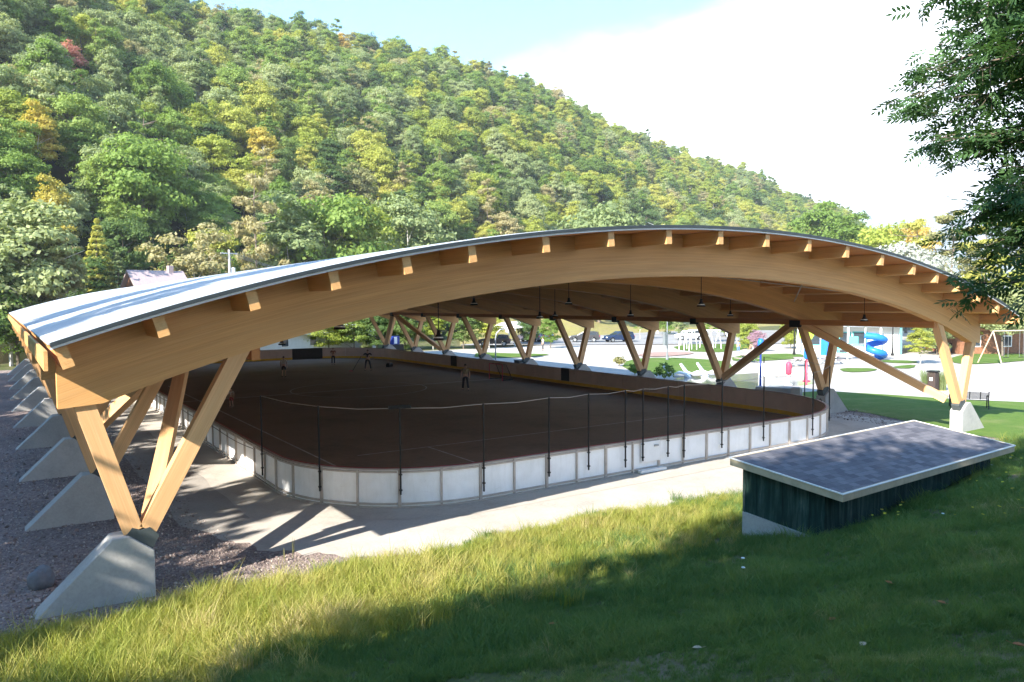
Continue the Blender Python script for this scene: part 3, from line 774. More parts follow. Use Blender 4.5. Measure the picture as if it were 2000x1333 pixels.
for k in range(NP):
    s0, s1 = k * pl + 0.012, (k + 1) * pl - 0.012
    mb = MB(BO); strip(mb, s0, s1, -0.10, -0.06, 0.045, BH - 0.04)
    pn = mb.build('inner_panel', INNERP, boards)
    mb = MB(BO); strip(mb, s0, s1, -0.058, -0.03, 0.045, BH - 0.04)
    pn = mb.build('board_panel', BOARDM, pn)
    mb = MB(BO)
    for q in (0.0, 0.5):
        s = s0 + (s1 - s0) * q; wd = 0.085 if q == 0 else 0.055
        strip(mb, s - wd / 2, s + wd / 2, -0.03, 0.03, 0.03, BH - 0.04)
    strip(mb, s0 + 0.05, s1 - 0.05, -0.03, 0.025, 0.11, 0.16); strip(mb, s0 + 0.05, s1 - 0.05, -0.03, 0.025, BH - 0.12, BH - 0.07)
    strip(mb, s0, s1, -0.03, 0.045, 0.022, 0.055)
    mb.build('panel_frame', FRAMEM, pn)
mb = MB(BO); strip(mb, 0, TOT, -0.115, 0.035, BH - 0.038, BH - 0.008, 0, 0.4); mb.build('cap_rail', FRAMEM, boards)
mb = MB(BO); strip(mb, 0, TOT, -0.118, -0.085, BH - 0.006, BH + 0.012, 0, 0.4); mb.build('red_edge', REDC, boards)
mb = MB(BO); strip(mb, 0, TOT, -0.125, -0.102, 0.06, 0.26, 0, 0.4); mb.build('kick_plate', YELLOW, boards)
# gates: near gate with its sill, dark gates on the far side and end
mb = MB(BO); strip(mb, gate_s - 0.45, gate_s + 0.45, 0.032, 0.05, 0.35, BH - 0.1); strip(mb, gate_s - 0.6, gate_s + 0.6, 0.03, 0.22, 0.03, 0.12)
g_ = mb.build('gate', WHITEP, boards)
mb = MB(BO); strip(mb, gate_s + 0.15, gate_s + 0.35, 0.052, 0.09, 0.86, 0.92); mb.build('latch', STEEL, g_)
for (x, y, hw_) in ((31.1, 26.0, 0.45), (31.1, 42.0, 0.5)):
    s = s_of(x, y); mb = MB(BO); strip(mb, s - hw_, s + hw_, -0.135, 0.05, 0.27, BH + 0.02); mb.build('gate', DKDOOR, boards)
s = s_of(24.6, RY1); mb = MB(BO); strip(mb, s - 1.6, s + 1.6, -0.14, 0.05, 0.05, BH + 0.02); mb.build('vehicle_gate', DKDOOR, boards)
mb = MB(BO)                                                  # loose cable along the outside
for a, b in ((s_of(4.8, 9.5), s_of(30.9, 9.0)),):
    n = 120; pts_ = []
    for i in range(n + 1):
        p, d, nn = along(a + (b - a) * i / n); pts_.append((p[0] + nn[0] * 0.06, p[1] + nn[1] * 0.06, BH - 0.16 - 0.07 * abs(math.sin(i * 0.42)) - 0.03 * math.sin(i * 0.9)))
    mb.tube(pts_, 0.012, 5)
mb.build('cable', BLACK, boards)

# netting posts
netm = bpy.data.materials.new('fine_netting'); netm.use_nodes = True; nn_ = netm.node_tree; nn_.nodes.clear()
oo = nn_.nodes.new('ShaderNodeOutputMaterial'); mxs = nn_.nodes.new('ShaderNodeMixShader'); tr = nn_.nodes.new('ShaderNodeBsdfTransparent'); df = nn_.nodes.new('ShaderNodeBsdfDiffuse')
df.inputs[0].default_value = (0.06, 0.055, 0.05, 1); mxs.inputs[0].default_value = 0.045
nn_.links.new(tr.outputs[0], mxs.inputs[1]); nn_.links.new(df.outputs[0], mxs.inputs[2]); nn_.links.new(mxs.outputs[0], oo.inputs[0])
net = empty('safety_net', (18, 2.2, 0), label='fine spectator netting on slim black posts along the near end boards', cat='netting')
posts = [(4.95, 8.2), (5.35, 4.6), (7.13, 2.9), (9.45, 2.2), (12.1, 2.2), (13.7, 2.2), (15.3, 2.2), (16.1, 2.2), (16.95, 2.2), (17.9, 2.2), (20.0, 2.2), (22.2, 2.2), (25.5, 2.5), (28.3, 4.1), (30.2, 6.6), (31.1, 9.2)]
tops = []
for k, (x, y) in enumerate(posts):
    p, d, nn2 = along(s_of(x, y)); q = (p[0] + nn2[0] * 0.08, p[1] + nn2[1] * 0.08)
    h = 2.92; mb = MB(BO); z0 = 0.42 if k % 3 else 0.30
    mb.tube([(q[0], q[1], z0), (q[0], q[1], h)], 0.027, 8)
    for z in (0.55, 1.0): mb.cbox((q[0], q[1], z), (0.075, 0.075, 0.04))
    po = mb.build('post', BLACK, net); tops.append((q[0], q[1], h - 0.02))
    if k == 2:
        mb = MB(BO); mb.beam((q[0] - 0.30, q[1] + 0.10, h + 0.02), (q[0] + 0.30, q[1] - 0.10, h + 0.02), 0.10, 0.09); mb.build('floodlight_bar', BLACK, po)
mb = MB(BO)
for a, b in zip(tops[:-1], tops[1:]):
    mid = tuple((a[i] + b[i]) / 2 - (0.05 if i == 2 else 0) for i in range(3)); mb.tube([a, mid, b], 0.009, 5)
mb.build('top_cable', FRAMEM, net)
mb = MB(BO)
for a, b in zip(tops[:-1], tops[1:]): mb.add([(a[0], a[1], BH), (b[0], b[1], BH), (b[0], b[1], b[2]), (a[0], a[1], a[2])], [(0, 1, 2, 3)])
mb.build('net', netm, net, fix=False)

# ------------------------------------------------------------------ trees
def unit(v): return v / np.maximum(np.linalg.norm(v, axis=-1, keepdims=True), 1e-9)
def leaf_quads(C, Nrm, size, rng, asp=0.62):
    n = len(C); r = unit(rng.normal(size=(n, 3))); a = unit(np.cross(Nrm, r)); b = unit(np.cross(Nrm, a))
    s = size[:, None]
    return np.stack([C - a * s, C + b * s * asp + a * s * 0.1, C + a * s, C - b * s * asp - a * s * 0.1], 1)
def crown_pts(kind, rng, n, H, R, base):
    """leaf centres and normals of a crown; H total height, R radius, base height of the crown's foot"""
    Cs = []; Ns = []
    ch = H - base
    if kind in ('round', 'tall', 'open'):
        nb = {'round': 95, 'tall': 80, 'open': 56}[kind]
        k = 0; cen = []
        while len(cen) < nb:
            p = rng.uniform(-1, 1, 3)
            q = np.linalg.norm(p)
            if q > 1 or (q < 0.45 and kind != 'open'): continue
            zc = p[2]
            sq = {'round': 1.0 - 0.28 * max(0, zc) ** 2, 'tall': 0.92 - 0.12 * zc - 0.25 * max(0, zc) ** 2, 'open': 1.0}[kind]
            jz = rng.normal(0, 0.06); cen.append((p[0] * R * 0.84 * sq * rng.uniform(.85, 1.12), p[1] * R * 0.84 * sq * rng.uniform(.85, 1.12), base + ch * (0.50 + 0.43 * zc + jz)))
        cen = np.array(cen); ctr = np.array([0, 0, base + ch * 0.42])
        rb = R * rng.uniform(0.13, 0.34, nb) * (0.8 if kind == 'open' else 1)
        wts = rb ** 2; wts /= wts.sum(); own = rng.choice(nb, n, p=wts)
        d = unit(rng.normal(size=(n, 3))); d[:, 2] = np.where(d[:, 2] < -0.2, -d[:, 2] * 0.6, d[:, 2]); d = unit(d)
        rad = rb[own] * (rng.uniform(0.45, 1.05, n) ** 0.7 + np.where(rng.uniform(0, 1, n) < .22, rng.exponential(.22, n), 0))
        C = cen[own] + d * rad[:, None] * np.array([1, 1, 0.80])
        Nr = unit(d * 0.7 + unit(C - ctr) * 0.5 + rng.normal(size=(n, 3)) * 0.6 + np.array([0, 0, 0.25]))
        return C, Nr
    if kind == 'spruce':
        t = rng.uniform(0, 1, n) ** 1.35
        lay = np.floor(t * 20) / 20 + 0.02; rr = R * (1 - lay) ** 0.85 * rng.uniform(0.35, 1.0, n) ** 0.6
        nbr = 9; th = (rng.integers(0, nbr, n) + lay * 37 + rng.normal(0, 0.16, n)) * 2 * PI / nbr
        C = np.stack([rr * np.cos(th), rr * np.sin(th), base + ch * lay - rr * 0.22 + rng.normal(0, 0.10, n)], -1)
        Nr = unit(np.stack([np.cos(th) * 0.5, np.sin(th) * 0.5, np.ones(n)], -1) + rng.normal(size=(n, 3)) * 0.5)
        return C, Nr
    if kind == 'pine':
        nb = 34; zc = rng.uniform(0, 1, nb); th = rng.uniform(0, 2 * PI, nb); rr = R * (0.25 + 0.75 * rng.uniform(0, 1, nb)) * (1.05 - 0.75 * zc)
        cen = np.stack([rr * np.cos(th), rr * np.sin(th), base + ch * (0.06 + 0.88 * zc)], -1)
        own = rng.integers(0, nb, n); d = unit(rng.normal(size=(n, 3))); rb = R * rng.uniform(0.14, 0.34, nb)
        C = cen[own] + d * (rb[own] * rng.uniform(0.3, 1, n))[:, None] * np.array([1, 1, 0.45])
        return C, unit(d + rng.normal(size=(n, 3)) * 0.6 + np.array([0, 0, 0.4]))
def crown_mesh(name, kind, seed, mat, n, leaf, H, R, base):
    rng = np.random.default_rng(seed)
    C, Nr = crown_pts(kind, rng, n, H, R, base)
    sz = leaf * rng.uniform(0.6, 1.25, n)
    return quads_mesh(name, leaf_quads(C, Nr, sz, rng, 0.34 if kind in ('spruce', 'pine') else 0.62), mat)
def trunk_mesh(name, kind, seed, mat, H, R, base, r0):
    rng = random.Random(seed); mb = MB()
    top = H * (0.97 if kind in ('spruce', 'pine') else 0.72); n = 7
    pts_ = [(rng.uniform(-.02, .02) * H * (i / n), rng.uniform(-.02, .02) * H * (i / n), -0.6 + (top + 0.6) * i / n) for i in range(n + 1)]
    mb.tube(pts_, [r0 * (1.15 - 0.95 * i / n) for i in range(n + 1)], 6)
    if kind not in ('spruce',):
        for k in range(9):
            t = rng.uniform(0.4, 0.9); i = int(t * n); p = pts_[i]; a = rng.uniform(0, 2 * PI); l = R * rng.uniform(0.5, 0.85)
            rz_ = rng.uniform(0.35, 0.8) * l if kind != 'pine' else 0.1 * l
            mb.tube([p, (p[0] + l * .5 * math.cos(a), p[1] + l * .5 * math.sin(a), p[2] + rz_ * .6), (p[0] + l * math.cos(a), p[1] + l * math.sin(a), p[2] + rz_)], [r0 * 0.38, r0 * 0.24, r0 * 0.1], 5)
    me = bpy.data.meshes.new(name); me.from_pydata(mb.v, [], mb.f); me.materials.append(mat); me.update(); return me
SHAPES = {   # kind, seed, n, leaf, H, R, base, trunk radius, bark
    'broad': ('round', 11, 10500, 0.215, 12.5, 5.2, 2.4, 0.20, BARK), 'broad2': ('round', 12, 9500, 0.21, 12.0, 4.9, 2.0, 0.20, BARK), 'broad3': ('round', 13, 9000, 0.205, 13.2, 4.5, 2.8, 0.18, BARK),
    'tall': ('tall', 21, 8000, 0.20, 14.5, 3.6, 3.2, 0.13, PBARK), 'tall2': ('tall', 22, 7600, 0.20, 13.8, 3.9, 2.8, 0.13, PBARK),
    'open': ('open', 31, 5200, 0.20, 13.5, 4.3, 3.4, 0.14, PBARK),
    'spruce': ('spruce', 41, 6500, 0.24, 14.0, 3.2, 0.6, 0.18, BARK), 'pine': ('pine', 51, 5600, 0.27, 16.0, 3.9, 3.6, 0.18, BARK)}
TR = {k: trunk_mesh('trunk_' + k, v[0], v[1], v[8], v[4], v[5], v[6], v[7]) for k, v in SHAPES.items()}
_cm = {}
def crown(shape, colour):
    if (shape, colour) not in _cm:
        v = SHAPES[shape]; m = LEAF.get(colour) or {'silver': SILVER, 'pink': PINKL}[colour]
        base_ = [k for k in _cm if k[0] == shape]
        if base_:
            me = _cm[base_[0]].copy(); me.materials.clear(); me.materials.append(m)
        else: me = crown_mesh('crown_' + shape, v[0], v[1], m, v[2], v[3], v[4], v[5], v[6])
        _cm[(shape, colour)] = me
    return _cm[(shape, colour)]
WORD = {'broad': 'broad round', 'broad2': 'broad round', 'broad3': 'broad round', 'tall': 'tall narrow', 'tall2': 'tall narrow', 'open': 'thin open', 'spruce': 'pointed conical', 'pine': 'ragged pine'}
NAME = {'broad': 'broadleaf_tree', 'broad2': 'broadleaf_tree', 'broad3': 'broadleaf_tree', 'tall': 'birch_tree', 'tall2': 'birch_tree', 'open': 'birch_tree', 'spruce': 'spruce_tree', 'pine': 'pine_tree'}
def tree(shape, colour, x, y, z, s=1.0, sz=1.0, label=None, group=None, name=None):
    t = empty(name or NAME[shape], (x, y, z), random.uniform(0, 6.28), label, 'tree', group); t.scale = (s, s, s * sz)
    c = bpy.data.objects.new('crown', crown(shape, colour)); link(c, t)
    c = bpy.data.objects.new('trunk', TR[shape]); link(c, t)
    return t
random.seed(5); rng = np.random.default_rng(5)
def roofline(px):  # where the near roof edge cuts the picture, to leave out trees hidden below it
    return float(np.interp(px, [0, 30, 360, 650, 1000, 1300, 1600, 1800, 2000], [620, 615, 545, 505, 458, 443, 462, 510, 620]))
cand = []
g_ = 5.5
for ix in range(-36, 132):
    for iy in range(4, 132):
        x = ix * g_ + rng.uniform(-2.6, 2.6); y = iy * g_ - 20 + rng.uniform(-2.6, 2.6)
        dx, dy = x - CAM[0], y - CAM[1]; az = math.degrees(math.atan2(dx, dy)); d = math.hypot(dx, dy)
        if az < -6 or az > 61: continue
        F_ = np.interp(az, A_, FD); R_ = np.interp(az, A_, RD)
        if d < F_ * 1.05 or d > R_ * 1.04 + 4: continue
        z = float(hill_at(az, np.float64(d)))
        cand.append((x, y, z, az, d, (d - F_) / (R_ - F_)))
hill_trees = []
for (x, y, z, az, d, t) in cand:
    patch = 0.5 + 0.5 * math.sin(x * 0.045 + 1.7 * math.sin(y * 0.03)) * math.sin(y * 0.05 + 0.6)
    r = rng.uniform()
    if r < 0.56: shape = ['broad', 'broad2', 'broad3'][rng.integers(3)]
    elif r < 0.90: shape = ['tall', 'tall2', 'open'][rng.integers(3)]
    elif r < 0.94 and t < 0.8: shape = 'spruce'
    else: shape = 'pine'
    q = rng.uniform()
    right = az > 30
    if shape in ('spruce', 'pine'): colour = 'dark green' if q < 0.6 else ('mid green' if q < .85 else 'rust-tinged')
    elif q < 0.30: colour = 'mid green'
    elif q < 0.30 + (0.30 if patch > 0.5 else 0.15) + (0.16 if right else 0): colour = 'yellow-green'
    elif q < 0.86: colour = 'pale grey-green'
    elif q < 0.955: colour = 'dark green'
    elif q < 0.997: colour = 'rust-tinged'
    else: colour = 'golden'
    s = rng.uniform(0.60, 1.02) * (1.0 if t > 0.1 else 0.9)
    px, py = pix((x, y, z + 9 * s))
    hill_trees.append([x, y, z, shape, colour, s, rng.uniform(0.85, 1.15), d, px, py, t])
# the few autumn crowns one notices first
for (px, py, colour) in ((150, 108, 'crimson'), (62, 270, 'golden'), (510, 300, 'golden'), (680, 90, 'golden'), (1305, 322, 'crimson')):
    b = min(hill_trees, key=lambda h: abs(h[8] - px) + abs(h[9] - py)); b[4] = colour; b[5] = 0.9
    if b[3] in ('spruce', 'pine'): b[3] = 'broad3'
vis = [h for h in hill_trees if -30 < h[8] < 2030 and -60 < h[9] < roofline(h[8]) + 30]
vis.sort(key=lambda h: -(h[5] / h[7]) - (0.02 if h[4] in ('golden', 'crimson') else 0))
ind = vis[:250]; ids = set(id(h) for h in ind); rest = [h for h in hill_trees if id(h) not in ids]
ORD = ['first', 'second', 'third', 'fourth', 'fifth', 'sixth', 'seventh', 'eighth', 'ninth', 'tenth', 'eleventh', 'twelfth', 'thirteenth', 'fourteenth', 'fifteenth', 'sixteenth', 'seventeenth', 'eighteenth', 'nineteenth', 'twentieth']
ORD += ['twenty-' + o for o in ORD[:9]] + ['thirtieth'] + ['thirty-' + o for o in ORD[:9]] + ['fortieth'] + ['forty-' + o for o in ORD[:9]]
buckets = {}
for h in sorted(ind, key=lambda h: h[8]):
    band = 'at the hill foot' if h[10] < 0.1 else ('on the lower slope' if h[10] < 0.3 else ('on the middle slope' if h[10] < 0.6 else 'near the ridge'))
    key = (WORD[h[3]], h[4], band); k = buckets[key] = buckets.get(key, 0) + 1
    lab = '%s %s tree %s, %s of that kind from the left' % (h[4], WORD[h[3]], band, ORD[min(k - 1, 48)])
    tree(h[3], h[4], h[0], h[1], h[2] - 0.3, h[5], h[6], lab, 'trees on the wooded hillside')
pairs = sorted(set((h[3], h[4]) for h in rest)); meshes = []
def joined(shape, colour):
    a = crown(shape, colour); b = TR[shape]
    bm = bmesh.new(); bm.from_mesh(b); nb = len(bm.faces); bm.free()
    me = bpy.data.meshes.new('wood_tree'); 
    av = np.zeros(len(a.vertices) * 3, 'f'); a.vertices.foreach_get('co', av); bv = np.zeros(len(b.vertices) * 3, 'f'); b.vertices.foreach_get('co', bv)
    fa_ = np.arange(len(a.vertices)).reshape(-1, 4).tolist(); off = len(a.vertices)
    fb = [[off + i for i in p.vertices] for p in b.polygons]
    me.from_pydata(np.concatenate([av, bv]).reshape(-1, 3).tolist(), [], fa_ + fb)
    me.materials.append(a.materials[0]); me.materials.append(b.materials[0])
    me.polygons.foreach_set('material_index', [0] * len(fa_) + [1] * len(fb)); me.update(); return me
wc = proto_collection('woodkind', [joined(*p) for p in pairs])
o = scatter('forest', [(h[0], h[1], h[2] - 0.3) for h in rest], [(0, 0, rng.uniform(0, 6.28)) for h in rest], [(h[5], h[5], h[5] * h[6]) for h in rest], [pairs.index((h[3], h[4])) for h in rest], wc)
tag(o, 'dense mixed green wood covering the upper hillside behind the pavilion', 'forest', None, 'stuff')

# ------------------------------------------------------------------ trees one by one: valley floor, park and behind the camera
def spot(px, d):
    az = math.degrees(math.atan2(*ray(px, 600)[:2])); return az, polar(az, d)
def place(px, d, top, shape, colour, label, wide=1.0, group=None, foot=None, name=None):
    d = max(d, 96.0 if 500 < px < 1100 else ((88.0 if px < 130 else 99.0) if px <= 500 else d))
    az, (x, y) = spot(px, d); z = 0.0 if foot is None else foot
    if foot is None and d > np.interp(az, A_, FD): z = float(hill_at(az, np.float64(d)))
    dd = ray(px, top); zt = CAM[2] + d * dd[2] / math.hypot(dd[0], dd[1])
    H = SHAPES[shape][4]; sz = (zt - z) / (H * 0.98)
    bush = group == 'trees and shrubs seen under the pavilion roof' and shape.startswith('broad')
    if bush: z -= 0.17 * (zt - z); sz = (zt - z) / (H * 0.98)
    t = tree(shape, colour, x, y, z, 1, 1, label, group, name); t.scale = (sz * wide, sz * wide, sz); return t
G1 = 'trees on the valley floor beyond the roof'
for a in [
    (18, 74, 405, 'tall', 'pale grey-green', 'silvery green tree at the far left edge above the roof corner', 1.25),
    (70, 82, 370, 'tall2', 'pale grey-green', 'olive green tall tree just left of the leaning spruce above the roof corner', 1.1),
    (112, 72, 470, 'tall', 'rust-tinged', 'brownish conical tree between the silvery tree and the small blue-green one', 1.0),
    (-8, 70, 520, 'broad', 'dark green', 'dark bushy tree cut by the left edge beside the roof corner', 1.0),
    (30, 66, 560, 'broad2', 'mid green', 'lit green bush hugging the far corner of the roof', 1.2),
    (160, 78, 480, 'open', 'dark green', 'dark ragged tree with bare twigs behind the roof left', 1.2),
    (230, 74, 492, 'spruce', 'pale grey-green', 'small blue-green conifer in front of the mauve roofed house', 1.5),
    (195, 88, 430, 'spruce', 'yellow-green', 'yellow-green conifer just left of the mauve roofed house', 1.1),
    (380, 90, 428, 'open', 'rust-tinged', 'beige feathery tree to the right of the mauve roofed house', 1.15),
    (500, 104, 335, 'pine', 'rust-tinged', 'tall pine with a long bare trunk above the roof, brownish crown', 0.8),
    (285, 118, 262, 'broad', 'mid green', 'very large spreading green maple standing over the mauve roofed house', 1.0),
    (560, 108, 395, 'tall', 'pale grey-green', 'pale tree behind the wires beside the bare trunked pine', 1.2),
    (640, 112, 370, 'broad2', 'mid green', 'mid green round tree right of the pine, its foot hidden by the roof', .9),
    (700, 116, 385, 'broad3', 'yellow-green', 'yellow-green round tree above the roof, left of the paired white trunks', .9),
    (800, 126, 360, 'tall2', 'pale grey-green', 'pale birch with a forked white trunk above the roof line', 1.0),
    (1170, 150, 395, 'broad', 'pale grey-green', 'bluish green round tree touching the roof line left of its crown', .9),
    (1600, 190, 402, 'broad3', 'mid green', 'green tree at the low end of the ridge above the right roof', 1.0),
    (1660, 170, 425, 'tall', 'mid green', 'narrow green tree ending the ridge above the right roof', 1.2),
    ]: place(*a[:6], wide=a[6], group=G1)
G2 = 'trees and shrubs seen under the pavilion roof'
for a in [
    (600, 78, 640, 'broad2', 'yellow-green', 'bright shrub at the left of the opening under the near arch', 1.5),
    (640, 80, 615, 'broad', 'yellow-green', 'large sunlit yellow-green shrub behind the end boards', 1.3),
    (690, 78, 608, 'broad3', 'mid green', 'green shrub with sprawling limbs left of the last column', 1.3),
    (735, 82, 600, 'broad', 'dark green', 'dark green tree directly behind the last column', 1.2),
    (715, 76, 668, 'broad2', 'pale grey-green', 'small pale bush just left of the blue cooler', 1.6),
    (790, 86, 598, 'broad2', 'dark green', 'deep green tree behind the second to last column', 1.2),
    (845, 88, 600, 'tall', 'yellow-green', 'light tree between the third and fourth to last columns', 1.3),
    (905, 86, 600, 'broad3', 'dark green', 'dark tree with a low crown left of the basketball hoop', 1.2),
    (955, 90, 598, 'tall2', 'yellow-green', 'sunlit yellow-green tree behind the curved hoop pole', 1.3),
    (1035, 104, 600, 'broad', 'dark green', 'dark tree right of the basketball backboard', .8),
    (1075, 92, 618, 'broad3', 'mid green', 'small park tree with a bare trunk left of the parked hatchback', .9),
    (1165, 150, 600, 'open', 'rust-tinged', 'thin tree on the dry bank behind the car park', 1.0),
    (1250, 118, 600, 'open', 'mid green', 'thin leaved tree left of the dark lamp post', .9),
    (1330, 104, 600, 'tall', 'pale grey-green', 'pale tree right of the dark lamp post', 1.0),
    (1385, 110, 596, 'open', 'mid green', 'open crowned tree above the white lounge chairs', 1.0),
    (1440, 112, 596, 'tall2', 'mid green', 'slim tree left of the yellow-green ornamental trees', 1.0),
    (1462, 96, 628, 'broad2', 'yellow-green', 'yellow-green ornamental tree left of the pink crown', .9),
    (1545, 98, 622, 'broad', 'yellow-green', 'yellow-green ornamental tree right of the pink crown', .8),
    (1415, 128, 590, 'broad', 'mid green', 'full green tree closing the view between two middle columns', .8),
    (1300, 135, 592, 'broad2', 'mid green', 'rounded green tree far behind the speaker post', .8),
    (1800, 78, 640, 'tall', 'yellow-green', 'yellow-green columnar shrub right of the white building', 1.6),
    (1832, 92, 622, 'broad3', 'pale grey-green', 'pale bush behind the near right column', 1.1),
    ]: place(*a[:6], wide=a[6], group=G2)
t = place(1480, 92, 645, 'broad', 'pink', 'small pink flowering tree behind the blue spray post', 1.0, G2)
G3 = 'trees behind the right end of the roof'
for a in [
    (1715, 130, 440, 'broad', 'yellow-green', 'round yellow-green tree left of the silver leaved trees', .9),
    (1745, 104, 468, 'broad2', 'silver', 'silvery white leaved tree just above the right roof slope', .9),
    (1800, 98, 492, 'broad3', 'silver', 'smaller silvery tree lower down the right roof slope', 1.0),
    (1790, 118, 424, 'pine', 'yellow-green', 'tall yellow-green pine left of the hanging ash branch', 1.0),
    (1860, 112, 408, 'pine', 'rust-tinged', 'brownish tall pine behind the hanging ash branch', 1.2),
    (1925, 106, 430, 'pine', 'yellow-green', 'pale yellow-green pine above the right eave end', 1.2),
    (1990, 100, 420, 'pine', 'yellow-green', 'pale pine cut by the right edge above the swing set', 1.2),
    (1840, 92, 520, 'open', 'pale grey-green', 'thin pale tree behind the right roof slope', 1.2),
    (1900, 94, 540, 'open', 'yellow-green', 'thin yellow-green tree above the right eave end', 1.2),
    (1960, 92, 555, 'broad3', 'pale grey-green', 'pale round tree behind the swing set', 1.0),
    (1700, 140, 470, 'tall', 'mid green', 'narrow green tree between the ridge end and the silver tree', 1.2),
    (1890, 104, 600, 'broad', 'yellow-green', 'low sunlit tree left of the brown house', 1.0),
    (1650, 120, 560, 'broad', 'yellow-green', 'round tree rising behind the white building', 1.0),
    (1580, 126, 585, 'broad2', 'mid green', 'mid green tree behind the left end of the white building', 1.0),
    (2040, 98, 470, 'pine', 'mid green', 'green pine just outside the right edge', 1.1),
    (1770, 150, 432, 'broad2', 'golden', 'far golden tree on the skyline below the blue hills', .7),
    (1735, 165, 436, 'broad2', 'yellow-green', 'far yellow-green tree on the skyline below the blue hills', .8),
    ]: place(*a[:6], wide=a[6], group=G3)
# trees left of and behind the viewpoint, whose shade falls across the gravel and the bank
G4 = 'shade trees out of the picture to the left'
SH = [(-15.5, -4.0, 'broad', 0.88), (-17, 2.5, 'broad2', 1.12), (-15.2, 8.0, 'broad3', 0.98), (-17.5, 13.5, 'broad', 1.12), (-15.8, 19, 'tall', 0.92), (-16.5, 24, 'broad2', 1.1), (-16, 31, 'broad3', 1.0), (-17, 38, 'broad', 1.08), (-16, 46, 'broad2', 1.08), (-16.5, 54, 'broad', 1.0), (-24, 2, 'broad', 1.15), (-26, 14, 'broad2', 1.2), (-26, 28, 'broad', 1.2),
      (-9.5, -17.4, 'broad', 1.05), (-11.2, -13.0, 'broad2', .82), (-14.5, -17.8, 'broad3', 1.25), (-10.5, -20.5, 'broad2', 1.3), (-22, -19.5, 'broad2', 1.2), (-4.5, -22.5, 'broad', 1.12), (-12, -24, 'broad', 1.1), (1.5, -23.5, 'open', 1.35), (7.5, -25, 'open', 1.4), (-29, -22, 'broad', 1.3), (-6.9, -16.3, 'open', 1.12), (-13.5, -8.8, 'broad2', .60), (-17.5, -1.5, 'tallest', .98), (-20, 6.5, 'tallest', .9)]
for k, (x, y, shp, s) in enumerate(SH):
    z = float(terrain(x, y)); lab = '%s shade tree outside the picture, %s' % (('mid green', 'dark green')[k % 2], ('beyond the left gravel bed' if y > -8 else 'on the bank behind the viewpoint'))
    tree(shp if shp != 'tallest' else 'tall', ('mid green', 'dark green')[k % 2], x, y, z, s, 2.1 if shp == 'tallest' else 1, lab, G4 + (' bank' if y < -8 else '') + (' dark' if k % 2 else ''))

# ------------------------------------------------------------------ the near ash tree
ax_, ay_ = 11.2, -13.3; az_ = float(terrain(ax_, ay_))
ash = empty('ash_tree', (ax_, ay_, az_), label='dark leaved ash tree hanging into the top right corner, close by', cat='tree')
def sprig():
    V = []; rngs = np.random.default_rng(3)
    for k in range(4):
        s = 0.05 + k * 0.055
        for sd2 in (-1, 1):
            base = np.array([s, 0, 0]); d = np.array([0.55, sd2 * 0.83, -0.12 + rngs.uniform(-.1, .1)]); l = 0.125; w_ = 0.021
            n_ = unit(np.cross(d, [0, 0, 1])); V.append([base, base + d * l * .5 + n_ * w_ + [0, 0, .006], base + d * l, base + d * l * .5 - n_ * w_ + [0, 0, .006]])
    base = np.array([0.25, 0, 0]); V.append([base, base + [.055, .019, 0], base + [.12, 0, -.015], base + [.055, -.019, 0]])
    V.append([[0, -.002, 0], [.26, -.001, 0], [.26, .001, 0], [0, .002, 0]])
    return quads_mesh('sprig', np.array(V, float), ASH)
random.seed(9); mb = MB(); mb.tube([(0, 0, -0.5), (0.1, 0.05, 2.0), (0.0, 0.1, 4.5), (0.15, 0.0, 7.0), (0.1, 0, 11.0)], [0.24, 0.20, 0.16, 0.11, 0.04], 10)
SP = []; SR = []; SS = []; tw = MB()
for k in range(104):
    h = 3.6 + 6.5 * (k / 104.0); a = random.uniform(0, 2 * PI)
    if k % 2: a = random.gauss(math.radians(150), 0.9)             # the light side carries more limbs
    Lb = max(1.2, 3.0 - 0.07 * (h - 6.8) ** 2) * random.uniform(0.72, 1.08); Lb *= 0.95 if h < 5.6 else 1.0
    rise = random.uniform(-0.15, 0.35)
    p = Vector((0.08, 0.04, h)); d = Vector((math.cos(a), math.sin(a), rise)).normalized(); P2 = [p.copy()]
    nst = 9
    for i in range(nst):
        d = (d + Vector((random.uniform(-.18, .18), random.uniform(-.18, .18), random.uniform(-.12, .05)))).normalized(); p = p + d * Lb / nst; P2.append(p.copy())
        if i >= 3:
            for q in range(3):
                td = (d * random.uniform(0.3, 1.0) + Vector((random.uniform(-1, 1), random.uniform(-1, 1), random.uniform(-.5, .6)))).normalized(); tl = random.uniform(0.35, 0.75)
                tw.tube([p, p + td * tl * .5, p + td * tl + Vector((0, 0, -0.04))], [0.007, 0.005, 0.002], 4)
                for s_ in range(5):
                    f = 0.2 + 0.8 * s_ / 4.0; b = p + td * tl * f
                    sd3 = (td * 0.5 + Vector((random.uniform(-1, 1), random.uniform(-1, 1), random.uniform(-.6, .3)))).normalized()
                    e = sd3.to_track_quat('X', 'Z').to_euler(); e.rotate_axis('X', random.uniform(-0.9, 0.9))
                    SP.append(tuple(b)); SR.append(tuple(e)); s3 = random.uniform(0.8, 1.25); SS.append((s3, s3, s3))
    mb.tube(P2, [0.045 * (1 - i / (nst + 1.0)) + 0.006 for i in range(len(P2))], 6)
mb.build('trunk', BARK, ash, smooth=True, fix=False); tw.build('twigs', BARK, ash, fix=False)
from mathutils import Euler
_sm = sprig(); _sv = np.zeros(len(_sm.vertices) * 3, 'f'); _sm.vertices.foreach_get('co', _sv); _sv = _sv.reshape(-1, 3)
AV = np.stack([(_sv * s_[0]) @ np.array(Euler(e_).to_matrix()).T + np.array(p_) for p_, e_, s_ in zip(SP, SR, SS)])
link(bpy.data.objects.new('crown', quads_mesh('crown', AV.reshape(-1, 4, 3), ASH)), ash)

